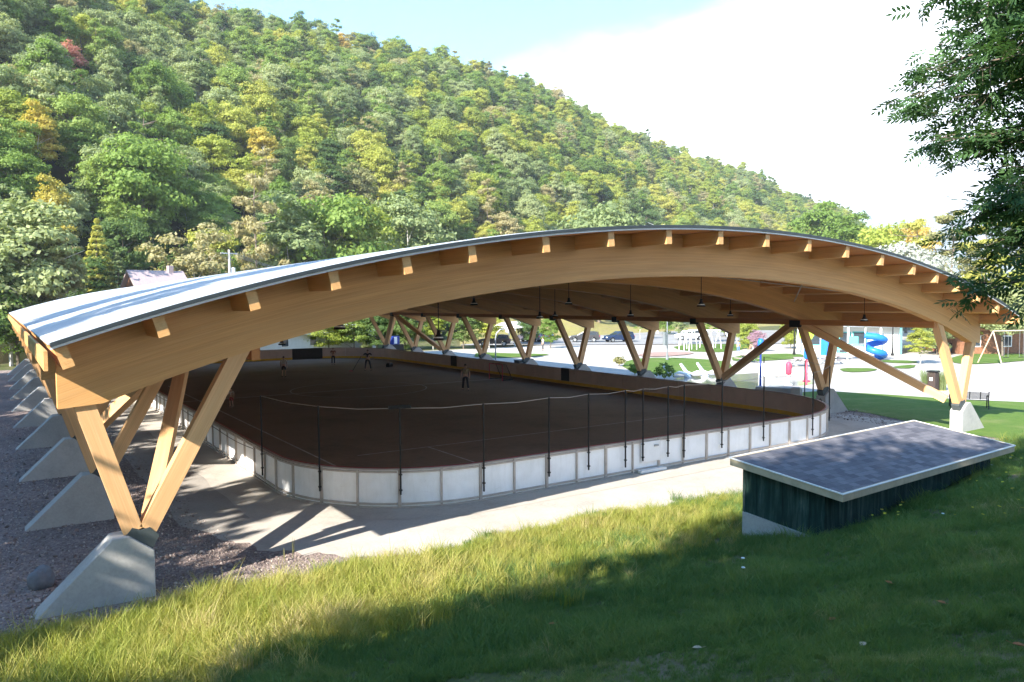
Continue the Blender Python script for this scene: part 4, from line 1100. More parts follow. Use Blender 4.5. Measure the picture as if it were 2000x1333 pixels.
# ------------------------------------------------------------------ grass, stones, small plants
def tuft(seed, nb, h, spread, wd, mat, lean=0.5):
    r = np.random.default_rng(seed); V = []
    for k in range(nb):
        a = r.uniform(0, 2 * PI); b = r.uniform(0, spread); x, y = b * math.cos(a), b * math.sin(a); hh = h * r.uniform(.45, 1.1)
        la = r.uniform(0, 2 * PI); ln = lean * hh * r.uniform(.3, 1.1); wa = r.uniform(0, PI); wx, wy = wd * math.cos(wa), wd * math.sin(wa)
        P = [(x + ln * t * t * math.cos(la), y + ln * t * t * math.sin(la), hh * (t - .18 * t * t)) for t in (-0.15, .45, .8, 1.0)]
        Wd = [1, .8, .45, .04]
        for i in range(3):
            p, q = P[i], P[i + 1]; w0, w1 = Wd[i], Wd[i + 1]
            V.append([(p[0] - wx * w0, p[1] - wy * w0, p[2]), (p[0] + wx * w0, p[1] + wy * w0, p[2]), (q[0] + wx * w1, q[1] + wy * w1, q[2]), (q[0] - wx * w1, q[1] - wy * w1, q[2])])
    return quads_mesh('tuft', np.array(V, float), mat)
tufts = [tuft(1, 30, .13, .10, .0026, GRASSM, .7), tuft(2, 34, .17, .12, .0028, GRASSM, .8), tuft(3, 26, .10, .10, .003, GRASSM, .9), tuft(4, 22, .24, .12, .0030, GRASSM, .7),
         tuft(5, 24, .42, .14, .0050, GRASSY, .7), tuft(6, 26, .55, .16, .0052, GRASSY, .65), tuft(7, 30, .34, .16, .0055, GRASSY, .8), tuft(8, 18, .12, .14, .012, GRASSM, .9)]
rng = np.random.default_rng(77)
nG = 120000
az = rng.uniform(-4, 76, nG); rr = 1.6 + 34 * rng.uniform(0, 1, nG) ** 1.35
gx, gy = polar(az, rr); gz = terrain(gx, gy)
SHA, SHB, SHC, SHD = (10.79, -5.98), (11.37, -8.18), (19.43, -7.83), (18.85, -5.6)
in_shed = (gx > 11.0) & (gx < 19.1) & (gy > -8.0 + 0.04 * (gx - 11)) & (gy < -6.0) & (gy > -7.85)
toe_ = -1.0 - 0.07 * np.clip(gx - 9, 0, 12) + 0.25 * wob(gx * 0.8, 0)
dd_ = toe_ - gy + 0.25 * wob(gx * 2.1, gy * 1.7)
keep = (dd_ > -0.12) & (~in_shed) & (gx < 34) & (gx > -12)
bare = 0.5 + 0.5 * np.sin(gx * 1.1 + 2 * np.sin(gy * 0.7)) * np.sin(gy * 1.3 + 1.1 * np.sin(gx * .5))
keep &= ~((rr < 9) & (bare > 0.80 - 0.012 * gx) & (rng.uniform(0, 1, nG) < .7))
gx, gy, gz, dd_, rr = gx[keep], gy[keep], gz[keep], dd_[keep], rr[keep]; n = len(gx)
longp = np.clip(1.05 - dd_ / 5.5, 0, 1) * np.clip(1.0 - (gx - 9) / 14, 0.25, 1) * (0.35 + 0.65 * sstep(-0.3, 0.6, wob(gx * .7 + 2, gy * .8)))
islong = rng.uniform(0, 1, n) < longp
idx = np.where(islong, rng.integers(4, 7, n), rng.choice([0, 1, 2, 3, 7], n, p=[.26, .26, .2, .15, .13]))
sc_ = rng.uniform(.65, 1.3, n) * np.where(islong, (0.80 + 0.25 * (gx < 6)) * np.clip(0.45 + dd_ / 1.2, 0.35, 1), (1.0 + 0.02 * rr) * np.where((gx > 1) & (rr < 9), 0.62, 1.0) * (0.8 + 0.3 * np.sin(gx * 1.7 + 1.3 * np.sin(gy * 1.1)) * np.sin(gy * 1.9)))
o = scatter('grass', np.stack([gx, gy, gz - 0.01], -1), np.stack([rng.uniform(-.15, .15, n), rng.uniform(-.15, .15, n), rng.uniform(0, 6.28, n)], -1), np.stack([sc_, sc_, sc_ * rng.uniform(.8, 1.2, n)], -1), idx, proto_collection('tuftkind', tufts))
tag(o, 'short and long green grass growing on the bank in the foreground', 'grass', None, 'stuff')
# stones on the gravel beds
def rock(seed):
    bm = bmesh.new(); bmesh.ops.create_icosphere(bm, subdivisions=1, radius=1.0); r = random.Random(seed)
    for v in bm.verts: v.co *= r.uniform(.6, 1.15); v.co.z *= .65
    me = bpy.data.meshes.new('stone'); bm.to_mesh(me); bm.free(); me.materials.append(STONE); return me
n = 26000; az = rng.uniform(-6, 20, n); rr = 11.5 + 34 * rng.uniform(0, 1, n) ** 1.2
x, y = polar(az, rr); path_edge = np.interp(y, [-2, -0.6, 1.6, 6, 60], [6.5, 3.9, 2.5, 2.1, 2.1]) + 0.3 * wob(x, y)
k = (x < path_edge) & (x > -8) & (y > -1.25 + .25 * wob(x * .8, 0)); x, y = x[k], y[k]; n1 = len(x)
x2 = rng.uniform(32, 37, 2600); y2 = rng.uniform(-1, 9, 2600); kk = x2 < 35.8 - (y2 < 6.8) * (6.8 - y2) * .4; x2, y2 = x2[kk], y2[kk]
x = np.concatenate([x, x2]); y = np.concatenate([y, y2]); n = len(x)
s = rng.uniform(.012, .042, n) * (1 + (rng.uniform(0, 1, n) < .05) * 1.0)
o = scatter('gravel', np.stack([x, y, 0.006 + s * .25 + np.maximum(terrain(x, y), 0)], -1), rng.uniform(0, 6.28, (n, 3)) * [.2, .2, 1], np.stack([s, s * rng.uniform(.7, 1.2, n), s * rng.uniform(.6, 1, n)], -1), rng.integers(0, 5, n), proto_collection('stonekind', [rock(i) for i in range(5)]))
tag(o, 'mauve crushed stone lying loose on the beds around the footings', 'gravel', None, 'stuff')
# wild flowers near the hut
FY = simple('yellow_petals', (0.75, 0.62, 0.03), 0.6); FW = simple('white_petals', (0.8, 0.8, 0.76), 0.6)
def flower(mat, seed):
    mb = MB(); h = 0.24
    mb.tube([(0, 0, 0), (0.01, 0, h)], 0.0022, 4, 0)
    for i in range(9):
        a = i * 2 * PI / 9; mb.add([(0.01, 0, h), (0.01 + .019 * math.cos(a - .25), .019 * math.sin(a - .25), h + .006), (0.01 + .024 * math.cos(a), .024 * math.sin(a), h + .004), (0.01 + .019 * math.cos(a + .25), .019 * math.sin(a + .25), h + .006)], [(0, 1, 2, 3)], 1)
    me_o = mb.build('tmp', [MAT['grass_blade'] if 'grass_blade' in MAT else GRASSM, mat], fix=False); me = me_o.data; bpy.data.objects.remove(me_o); return me
nf = 90; fx = rng.uniform(12, 26, nf); fy = -8.2 - rng.uniform(0, 1, nf) ** 1.5 * 3.2 + 0.05 * (fx - 12); fz = terrain(fx, fy)
fs_ = rng.uniform(.9, 1.5, nf)
o = scatter('wildflowers', np.stack([fx, fy, fz], -1), rng.uniform(-.3, .3, (nf, 3)), np.stack([fs_] * 3, -1), (rng.uniform(0, 1, nf) < .12).astype(int), proto_collection('flowerkind', [flower(FY, 1), flower(FW, 2)]))
tag(o, 'scattered yellow wild flowers in the grass beside the green hut', 'flowers', None, 'stuff')
def on_slope(px, py):
    z = 2.0
    for _ in range(30):
        P = at(px, py, z); z = z * .5 + .5 * float(terrain(P[0], P[1]))
    return at(px, py, z)
for k, (px, py, lab) in enumerate([(1450, 1089, 'white daisy in the dark grass below the corner of the green hut'), (1451, 1109, 'lower white daisy in the dark grass below the green hut')]):
    P = on_slope(px, py + 22); t = empty('daisy', tuple(P), label=lab, cat='flower')
    mb = MB(); mb.tube([(0, 0, 0), (0.01, 0, .19)], 0.003, 5); mb.build('stem', GRASSM, t)
    mb = MB(); mb.lathe((0.01, 0, .19), [(0, .012), (.03, .01), (.034, 0), (0, -.006)], 12); mb.build('petals', FW, t, fix=False)
LF = simple('dead_leaf', (0.42, 0.16, 0.06), 0.7, var=.3, scale=30); LP = simple('bleached_leaf', (0.5, 0.38, 0.26), 0.7, var=.2, scale=30)
for k, (px, py, mt, lab) in enumerate([(1626, 1222, LF, 'large orange dead leaf, brightest on the shaded grass'), (1735, 1149, LF, 'orange leaf up the slope from the brightest one'), (1362, 1279, LP, 'pale curled leaf low in the centre of the shaded grass'), (1523, 1205, LF, 'dark red leaf left of the brightest orange one'),
                                       (1990, 1277, LF, 'orange leaf at the bottom right edge'), (1686, 1273, LP, 'brown leaf on the bare patch near the bottom right'), (1838, 1190, LF, 'brown leaf right of the slope middle'), (1078, 1229, LF, 'reddish leaf in the grass left of centre bottom')]):
    P = on_slope(px, py); t = empty('fallen_leaf', (P[0], P[1], P[2] + .07), k * 1.3, lab, 'leaf', 'fallen leaves on the shaded grass')
    mb = MB(); pr_ = [(-.055, 0), (-.03, .03), (0, .036), (.03, .022), (.06, 0), (.03, -.024), (0, -.034), (-.03, -.028)]
    mb.add([(0, 0, 0)] + [(a, b, .014 + .25 * abs(b)) for a, b in pr_], [(0, i + 1, (i + 1) % 8 + 1) for i in range(8)]); mb.build('blade', mt, t, fix=False)
    mb = MB(); mb.tube([(-.055, 0, .014), (-.10, .01, .03)], .002, 4); mb.build('stalk', mt, t)
# single weeds at the gravel edge
def weed(px, py, h, label, mat, name='weed', plume=False, z=None):
    P = on_slope(px, py) if z is None else at(px, py, z); t = empty(name, tuple(P), label=label, cat='plant')
    mb = MB(); lv = []
    r = random.Random(px)
    for s in range(3 if not plume else 1):
        a = r.uniform(0, 6.28); top = (0.08 * h * math.cos(a), .08 * h * math.sin(a), h * r.uniform(.8, 1))
        mb.tube([(0, 0, -.03), (top[0] * .4, top[1] * .4, top[2] * .5), top], [.006, .005, .002], 5)
        for i in range(70 if plume else 40):
            f = r.uniform(.1 if plume else .25, 1); b = np.array(top) * f; aa = r.uniform(0, 6.28); l = (0.16 if plume else .07) * h * (1.15 - f)
            e = b + np.array([l * math.cos(aa), l * math.sin(aa), l * .7]); sd4 = np.array([-math.sin(aa), math.cos(aa), 0]) * l * .3
            lv.append([b, (b + e) / 2 + sd4, e, (b + e) / 2 - sd4])
    mb.build('stem', mat, t); me = quads_mesh('leaves', np.array(lv), mat); link(bpy.data.objects.new('leaves', me), t); return t
weed(572, 1092, .55, 'rusty seeding weed standing at the edge of gravel and path', LEAF['rust-tinged']); weed(556, 1098, .38, 'shorter rusty weed beside the tall seeding one', LEAF['rust-tinged'])
weed(388, 1302, .42, 'pale feathery weed in the shaded grass at the lower left', LEAF['pale grey-green'], plume=True)

# ------------------------------------------------------------------ green pump hut
hx, hy = SHA; hut = empty('pump_hut', (hx, hy, 0), label='low dark green board hut with flat grey shingle roof sunk in the bank', cat='hut')
A3, B3, C3, D3 = [np.array(p) for p in ((10.79, -5.98, 2.50), (11.37, -8.18, 2.10), (19.43, -7.83, 2.10), (18.85, -5.60, 2.50))]
def hq(u, v, dz=0): return tuple(A3 * (1 - u) * (1 - v) + D3 * u * (1 - v) + B3 * (1 - u) * v + C3 * u * v + np.array([0, 0, dz]))
HO = (hx, hy, 0)
def hbox(mb, u0, u1, v0, v1, z0, z1, absz=False):
    q = [(u0, v0), (u1, v0), (u1, v1), (u0, v1)]
    lo = [hq(u, v, z0) for u, v in q]; hi = [hq(u, v, z1) for u, v in q]
    if absz: lo = [(p[0], p[1], z0) for p in lo]
    mb.add(lo + hi, [(0, 3, 2, 1), (4, 5, 6, 7), (0, 1, 5, 4), (1, 2, 6, 5), (2, 3, 7, 6), (3, 0, 4, 7)])
mb = MB(HO); hbox(mb, 0, 1, 0, 1, -.03, 0); rf = mb.build('roof', SHING, hut)
mb = MB(HO); hbox(mb, -.004, 1.004, -.016, -.001, -.16, .006); hbox(mb, -.004, 1.004, 1.001, 1.016, -.16, .006); hbox(mb, -.004, -.0005, -.001, 1.001, -.16, .006); hbox(mb, 1.0005, 1.004, -.001, 1.001, -.16, .006); mb.build('fascia', CREAM, rf)
mb = MB(HO); hbox(mb, -.007, 1.007, -.024, -.0165, -.012, .012); hbox(mb, -.007, 1.007, 1.0165, 1.024, -.012, .012); hbox(mb, -.007, -.0045, -.016, 1.016, -.012, .012); hbox(mb, 1.0045, 1.007, -.016, 1.016, -.012, .012); mb.build('drip_edge', WHITE, rf)
mb = MB(HO); hbox(mb, .022, .978, .07, .82, 0.9, -.031, True); mb.build('wall', GREENB, hut)
mb = MB(HO); hbox(mb, .016, .03, .065, .83, -0.3, -1.14, True); hbox(mb, .03, .97, .075, .815, -0.3, -1.2, True); mb.build('concrete_base', CONC, hut)
mb = MB(HO); hbox(mb, .019, .022, .06, .085, 0.4, -.16, True); hbox(mb, .019, .022, .80, .82, 0.4, -.16, True); mb.build('corner_board', GREENB, hut)

# ------------------------------------------------------------------ people
SKIN = simple('skin', (0.50, 0.30, 0.21), 0.6, var=.05); HAIR = simple('dark_hair', (0.03, 0.02, 0.015), 0.7)
SHOE = simple('dark_shoe', (0.03, 0.03, 0.035), 0.6)
def cloth(name, c): return simple(name, c, 0.85, var=.1)
def skin_body(name, chains, mat, parent, sub=1):
    """chains: lists of (point, radius); chains join where points coincide"""
    key = {}; V = []; Rr = []; E = []
    for ch in chains:
        prev = None
        for p, r in ch:
            k = tuple(round(c, 4) for c in p)
            if k not in key: key[k] = len(V); V.append(p); Rr.append(r)
            if prev is not None and prev != key[k]: E.append((prev, key[k]))
            prev = key[k]
    me = bpy.data.meshes.new(name); me.from_pydata(V, E, []); me.materials.append(mat)
    o = bpy.data.objects.new(name, me); link(o, parent)
    md = o.modifiers.new('skin', 'SKIN'); md.use_smooth_shade = True
    sv = me.skin_vertices[0].data
    for i, r in enumerate(Rr):
        sv[i].radius = r if isinstance(r, tuple) else (r, r); sv[i].use_root = (i == 0)
    if sub: sm = o.modifiers.new('sub', 'SUBSURF'); sm.levels = sub; sm.render_levels = sub
    return o
def person(loc, rz, label, shirt, pants, h=1.75, pose=None, shorts=False, hair=HAIR, longhair=False):
    k = h / 1.75; t = empty('person', loc, rz, label, 'person')
    t.scale = (k, k, k); t['part_note'] = 'figure'; del t['part_note']
    J = dict(pel=(0, 0, .93), ch=(0, .01, 1.22), nk=(0, 0, 1.47), hd=(0, .015, 1.60), top=(0, .01, 1.70),
             hl=(-.10, 0, .90), kl=(-.12, .03, .49), al=(-.13, -.02, .09), hr=(.10, 0, .90), kr=(.12, .03, .49), ar=(.13, -.02, .09),
             sl=(-.19, 0, 1.42), el=(-.26, -.02, 1.14), wl=(-.27, .08, .90), sr=(.19, 0, 1.42), er=(.26, -.02, 1.14), wr=(.27, .08, .90))
    if pose: J.update(pose)
    V = {a: Vector(b) for a, b in J.items()}
    ch = [[(J['pel'], (.15, .10)), (J['ch'], (.155, .105)), (J['nk'], .06), (J['hd'], (.078, .095)), (J['top'], (.055, .065))]]
    for s in 'lr':
        sg = -1 if s == 'l' else 1
        ch.append([(J['pel'], (.15, .10)), (J['h' + s], .088), (J['k' + s], .058), (J['a' + s], .038), (tuple(V['a' + s] + Vector((0, .12, -.05))), .035)])
        ch.append([(J['ch'], (.155, .105)), (J['s' + s], .058), (J['e' + s], .042), (J['w' + s], .028)])
        w_ = V['w' + s]; d = (w_ - V['e' + s]).normalized(); sdv = Vector((0, 1, 0)) - d * d.y
        sdv = sdv.normalized() if sdv.length > .1 else Vector((1, 0, 0)); pm = w_ + d * .07
        ch.append([(J['w' + s], .028), (tuple(pm), (.034, .022))])
        nrm = d.cross(sdv)
        for q, ln in ((-1.5, .065), (-.5, .078), (.5, .074), (1.5, .058)):
            r0 = pm + sdv * q * .018 + d * .02
            ch.append([(tuple(pm), (.034, .022)), (tuple(r0), .0095), (tuple(r0 + d * ln * .55 + nrm * sg * .012), .0085), (tuple(r0 + d * ln + nrm * sg * .035), .007)])
        th = w_ + d * .035 + sdv * .032
        ch.append([(tuple(pm), (.034, .022)), (tuple(th + d * .01), .011), (tuple(th + d * .05 + sdv * .012), .009)])
    body = skin_body('body', ch, SKIN, t)
    # face: nose and ears belong to the head, small meshes on it
    mb = MB(); c = V['hd']; mb.lathe((c.x, c.y + .095, c.z - .01), [(0, -.018), (.012, -.012), (.010, .01), (0, .03)], 6)
    for sg in (-1, 1): mb.lathe((c.x + sg * .082, c.y, c.z - .01), [(0, -.03), (.012, -.02), (.014, .02), (0, .03)], 6)
    mb.build('nose_and_ears', SKIN, body, smooth=True)
    mb = MB()
    for sg in (-1, 1): mb.lathe((c.x + sg * .032, c.y + .088, c.z + .015), [(0, -.008), (.010, 0), (0, .008)], 6)
    mb.build('eyes', HAIR, body)
    skin_body('shirt', [[(tuple(V['pel'] + Vector((0, 0, .03))), (.168, .118)), (J['ch'], (.175, .122)), (tuple(V['nk'] - Vector((0, 0, .04))), .075)]] +
              [[(J['ch'], (.175, .122)), (J['s' + s], .072), (tuple(V['s' + s].lerp(V['e' + s], .75)), .062)] for s in 'lr'], shirt, t)
    f = .75 if shorts else 1
    pc = [[(tuple(V['pel'] + Vector((0, 0, .08))), (.155, .112)), (J['pel'], (.165, .118))]]
    for s in 'lr':
        if shorts: pc.append([(J['pel'], (.165, .118)), (J['h' + s], .105), (tuple(V['h' + s].lerp(V['k' + s], .85)), .085)])
        else: pc.append([(J['pel'], (.165, .118)), (J['h' + s], .102), (J['k' + s], .072), (tuple(V['k' + s].lerp(V['a' + s], .88)), .06)])
    skin_body('shorts' if shorts else 'trousers', pc, pants, t)
    for s in 'lr':
        a = V['a' + s]; skin_body('shoe', [[(tuple(a + Vector((0, -.04, -.03))), (.045, .045)), (tuple(a + Vector((0, .06, -.045))), (.05, .04)), (tuple(a + Vector((0, .16, -.055))), (.042, .03))]], SHOE, t)
    hc = [[(tuple(c + Vector((0, -.04, -.03))), .07), (tuple(c + Vector((0, -.02, .05))), (.092, .10)), (tuple(c + Vector((0, .01, .11))), (.07, .08))]]
    if longhair: hc[0].insert(0, (tuple(c + Vector((0, -.07, -.16))), .05))
    skin_body('hair', hc, hair, t)
    return t
def face_to(x, y, tx, ty): return math.atan2(-(tx - x), ty - y)
TAN = cloth('tan_shirt', (.42, .30, .20)); ORG = cloth('white_shirt', (.55, .48, .42)); KHA = cloth('khaki_shirt', (.30, .24, .14)); DRK = cloth('dark_shirt', (.03, .035, .04)); DBL = cloth('dark_trousers', (.025, .025, .035)); RSH = cloth('red_shorts', (.35, .05, .04))
RUS = cloth('rust_shirt', (.22, .08, .05)); BLU = cloth('blue_clothes', (.12, .2, .45)); GRT = cloth('grey_trousers', (.07, .07, .075)); CORAL = cloth('coral_top', (.6, .2, .15))
z_ = 0.037
stk = dict(sr=(.19, 0, 1.42), er=(.40, .12, 1.22), wr=(.62, .22, 1.02), el=(-.40, .05, 1.20), wl=(-.50, .12, .98), kl=(-.20, .05, .49), al=(-.26, 0, .09), kr=(.17, .05, .49), ar=(.22, -.03, .09))
person((16.4, 43.4, z_), face_to(16.4, 43.4, 26, 60), 'person in a pale shirt and dark shorts standing with the back turned at mid rink', ORG, DBL, 1.70, shorts=True)
person((23.9, 52.4, z_), face_to(23.9, 52.4, 20, 30), 'person in rust top and dark trousers standing before the dark end gate', RUS, DBL, 1.68)
person((24.1, 44.7, z_), face_to(24.1, 44.7, 5, 10), 'person in dark clothes, legs apart, holding a hockey stick out to one side', DRK, GRT, 1.85, pose=stk)
person((23.2, 26.5, z_), face_to(23.2, 26.5, 31, 50), 'tall person in a khaki shirt and dark trousers walking along the right boards', KHA, DBL, 1.83, pose=dict(kl=(-.12, .12, .50), al=(-.14, .16, .09), kr=(.12, -.04, .50), ar=(.15, -.22, .11)))
person((8.5, 27.6, z_), face_to(8.5, 27.6, -5, 10), 'small child with dark hair and red shorts beside the left boards', ORG, RSH, 1.12, shorts=True, longhair=True)
person((9.2, 45.6, z_), face_to(9.2, 45.6, 20, 45), 'dark clothed person leaning forward far off at the left of the rink', DRK, DBL, 1.5, pose=dict(ch=(0, .12, 1.18), nk=(0, .24, 1.38), hd=(0, .30, 1.49), top=(0, .33, 1.58), sl=(-.19, .22, 1.34), sr=(.19, .22, 1.34), el=(-.2, .38, 1.12), wl=(-.12, .55, 1.0), er=(.2, .38, 1.12), wr=(.12, .55, 1.0)))
person((51.7, 56.7, .06), face_to(51.7, 56.7, 40, 60), 'distant person in a white top walking near the car park', cloth('white_top', (.7, .7, .7)), GRT, 1.62)
person((66.5, 39.8, .06), face_to(66.5, 39.8, 60, 30), 'person in blue clothes in the park, left of the red figure', BLU, BLU, 1.35)
person((66.3, 37.6, .06), face_to(66.3, 37.6, 60, 60), 'bending person in a coral red top beside the pink tree', CORAL, ORG, 1.3, pose=dict(ch=(0, .18, 1.14), nk=(0, .36, 1.26), hd=(0, .44, 1.34), top=(0, .49, 1.42), sl=(-.19, .34, 1.24), sr=(.19, .34, 1.24), el=(-.2, .45, 1.0), wl=(-.15, .55, .8), er=(.2, .45, 1.0), wr=(.15, .55, .8)))
# the hockey stick in the player's right hand
_R = Matrix.Rotation(face_to(24.1, 44.7, 5, 10), 3, 'Z')
hw_ = Vector((24.1, 44.7, z_)) + _R @ (Vector((.64, .25, .98)) * (1.85 / 1.75)); tip = Vector((24.1, 44.7, 0)) + _R @ Vector((1.25, .45, 0)); tip.z = .08
t = empty('hockey_stick', tuple(tip), label='hockey stick held out low by the player in dark clothes', cat='hockey stick')
mb = MB(tuple(tip)); d_ = (hw_ - tip).normalized(); mb.beam(tip, hw_ + d_ * .25, .03, .035); mb.build('shaft', BLACK, t)
mb = MB(tuple(tip)); mb.beam(tip + Vector((0, 0, -.01)), tip + _R @ Vector((.28, .02, -.01)), .025, .075); mb.build('blade', RED, t)
# hockey goal by the far boards
gl = empty('hockey_goal', (28.6, 31.2, z_), math.radians(-90), 'hockey goal with dark netting standing against the far boards', 'goal')
mb = MB()
mb.tube([(-.91, 0, 0), (-.91, 0, 1.2), (.91, 0, 1.2), (.91, 0, 0)], .03, 8); mb.build('post_frame', RED, gl)
mb = MB(); mb.tube([(-.91, 0, .03), (-.75, 1.0, .03), (.75, 1.0, .03), (.91, 0, .03)], .025, 8); mb.tube([(-.7, .45, 1.2), (.7, .45, 1.2)], .02, 6)
for s in (-1, 1): mb.tube([(s * .9, 0, 1.2), (s * .7, .45, 1.2), (s * .75, 1.0, .03)], .02, 6)
mb.build('back_frame', BLACK, gl)
mb = MB()
for i in range(15):
    u = -0.84 + 1.68 * i / 14; mb.tube([(u, .45, 1.2), (u * .9, 1.0, .03)], .004, 3, cap=False)
for i in range(12):
    f = i / 11.; mb.tube([(-.75 * (1 + .1 * f), .45 + .55 * (1 - f), .03 + 1.17 * f), (.75 * (1 + .1 * f), .45 + .55 * (1 - f), .03 + 1.17 * f)], .004, 3, cap=False)
mb.build('netting', BLACK, gl)
# a bag on the floor beside the stick player
bg_ = empty('sports_bag', (27.2, 47.0, z_), .6, 'black sports bag lying by the far boards next to the stick player', 'bag')
mb = MB(); mb.prism([(-.36, 0), (.36, 0), (.40, .15), (.33, .32), (.12, .38), (-.12, .38), (-.33, .32), (-.40, .15)], 1, -.17, .17); mb.build('body', BLACK, bg_, bevel=.05)
mb = MB(); mb.tube([(-.15, 0, .36), (-.10, 0, .48), (.10, 0, .48), (.15, 0, .36)], .012, 6); mb.build('handle', GREYP, bg_)

# ------------------------------------------------------------------ park furniture
def at0(px, py, z=0.0): return tuple(at(px, py, z))
def lamp_post(px, py, top, label, heads=1, speaker=False):
    P = at(px, py, 0); d = ray(px, top); r = math.hypot(P[0] - CAM[0], P[1] - CAM[1]); H = CAM[2] + r * d[2] / math.hypot(d[0], d[1])
    t = empty('lamp_post', tuple(P), label=label, cat='lamp post')
    mb = MB(); mb.lathe((0, 0, 0), [(0, 0), (.16, 0), (.15, .12), (.10, .5), (.065, .8), (.055, H)], 12); mb.build('pole', BLACK if not speaker else GREYP, t, smooth=True, fix=False)
    mb = MB()
    mb.lathe((0, 0, H), [(0, -.02), (.16, 0), (.20, .10), (.16, .42), (.24, .45), (.05, .62), (0, .64)], 12); mb.build('lantern', BLACK, t, smooth=True, fix=False)
    if speaker:
        mb = MB(); mb.cbox((-.36, -.1, 3.0 - .85), (.42, .3, 1.3)); mb.tube([(-.2, 0, 2.3), (0, 0, 2.3)], .03, 6); mb.build('control_box', GREYP, t, bevel=.02)
    return t
lamp_post(1303, 704, 585, 'tall dark lamp post with a grey control box, behind the lounge chairs', speaker=True)
lamp_post(1743, 695, 600, 'dark lamp post in front of the right end of the white building')
lamp_post(1838, 700, 600, 'thin lamp post seen between the two legs of the near right column')
lamp_post(1551, 694, 628, 'slim lamp post at the left end of the white building')
# basketball hoops
def hoop(px, py, rz, label, s=1.0):
    P = at(px, py, 0); t = empty('basketball_hoop', tuple(P), rz, label, 'basketball hoop'); t.scale = (s, s, s)
    mb = MB(); mb.tube([(0, 0, 0), (0, 0, 2.2), (.1, 0, 2.7), (.5, 0, 3.1), (1.1, 0, 3.2)], .065, 8); mb.build('pole', STEEL, t, smooth=True)
    mb = MB(); mb.cbox((1.2, 0, 3.35), (.04, 1.8, 1.1)); bb = mb.build('backboard', GLASS if False else WHITEP, t)
    mb = MB()
    for (a, b) in (((-.93, 2.77), (.93, 2.83)), ((-.93, 3.87), (.93, 3.93)), ((-.93, 2.83), (-.87, 3.87)), ((.87, 2.83), (.93, 3.87))): mb.box((1.17, a[0], a[1]), (1.23, b[0], b[1]))
    mb.box((1.222, -.3, 3.0), (1.232, .3, 3.04)); mb.box((1.222, -.3, 3.42), (1.232, .3, 3.46)); mb.build('edge_frame', RED if False else FRAMEM, bb)
    mb = MB(); mb.tube([(1.47 + .23 * math.cos(2 * PI * i / 20), .23 * math.sin(2 * PI * i / 20), 3.02) for i in range(21)], .012, 5); mb.build('rim', RED, t)
    return t
hoop(968, 704, math.radians(-25), 'basketball hoop on a curved grey pole beside the shaded pavement')
hoop(1012, 672, math.radians(200), 'far basketball hoop with white framed backboard left of the dark tree', .8)
# white frame structure near the hoops
P = at(1000, 674, 0); t = empty('picnic_shelter', tuple(P), .5, 'white framed open shelter with tables behind the basketball hoop', 'shelter')
mb = MB()
for x in (-2.2, 2.2):
    for y in (-1.6, 1.6): mb.cbox((x, y, 1.2), (.14, .14, 2.4))
mb.build('post', WHITE, t)
mb = MB(); mb.prism([(-2.0, 2.4), (2.0, 2.4), (0, 3.2)], 0, -2.6, 2.6); mb.build('roof', WHITE, t)
mb = MB(); mb.cbox((0, 0, .75), (1.8, .8, .06)); mb.cbox((0, .7, .45), (1.8, .28, .05)); mb.cbox((0, -.7, .45), (1.8, .28, .05)); mb.beam((-.6, -.7, 0), (-.6, .3, .74), .06, .06); mb.beam((.6, -.7, 0), (.6, .3, .74), .06, .06); mb.beam((-.6, .7, 0), (-.6, -.3, .74), .06, .06); mb.beam((.6, .7, 0), (.6, -.3, .74), .06, .06); mb.build('table', GREYP, t)
# parked cars
def car(px, py, rz, mat, label, z=0.10):
    P = at(px, py, z); t = empty('parked_car', tuple(P), rz, label, 'car', 'cars parked beyond the plaza')
    prof = [(-2.15, .35), (-2.2, .75), (-2.05, 1.0), (-1.9, 1.42), (-1.2, 1.52), (.1, 1.50), (1.0, 1.02), (1.95, .88), (2.2, .68), (2.2, .35)]
    low = []
    for cx_ in (1.35, -1.35):
        low += [(cx_ + .40 * math.cos(a), .30 + .40 * math.sin(a)) for a in [PI * q / 8 for q in range(9)]]
    mb = MB(); mb.prism(prof + low, 1, -.86, .86); b = mb.build('body', mat, t, bevel=.05)
    mb = MB()
    for s in (-1, 1):
        mb.prism([(-1.75, 1.02), (-1.68, 1.36), (-.55, 1.42), (-.55, 1.02)], 1, s * .862, s * .872); mb.prism([(-.48, 1.02), (-.48, 1.42), (.08, 1.42), (.80, 1.02)], 1, s * .862, s * .872)
    mb.add([(.14, -.74, 1.46), (.14, .74, 1.46), (.98, .80, 1.06), (.98, -.80, 1.06)], [(0, 1, 2, 3)]); mb.add([(-1.93, -.72, 1.40), (-1.93, .72, 1.40), (-2.07, .78, 1.04), (-2.07, -.78, 1.04)], [(0, 1, 2, 3)])
    mb.build('windows', GLASS, t, fix=False)
    for cx_ in (1.35, -1.35):
        for s in (-1, 1):
            mb = MB(); mb.tube([(cx_, s * .66, .32), (cx_, s * .88, .32)], .32, 18); wh = mb.build('wheel', TYRE, t)
            mb = MB(); mb.tube([(cx_, s * .87, .32), (cx_, s * .89, .32)], .20, 12); mb.build('rim', STEEL, wh)
    for s in (-1, 1):
        mb = MB(); mb.cbox((2.18, s * .62, .70), (.06, .34, .14)); mb.build('headlight', WHITE, t); mb = MB(); mb.cbox((-2.17, s * .70, .82), (.06, .24, .20)); mb.build('tail_light', RED, t)
    return t
CB = simple('dark_blue_paint', (.02, .04, .10), .25, .3, spec=.8); CK = simple('black_paint', (.015, .015, .02), .25, .2, spec=.8); CBL = simple('blue_paint', (.03, .12, .35), .25, .3, spec=.8); CG = simple('charcoal_paint', (.05, .05, .055), .3, .3, spec=.8); CW = simple('white_car_paint', (.7, .7, .7), .3, spec=.6)
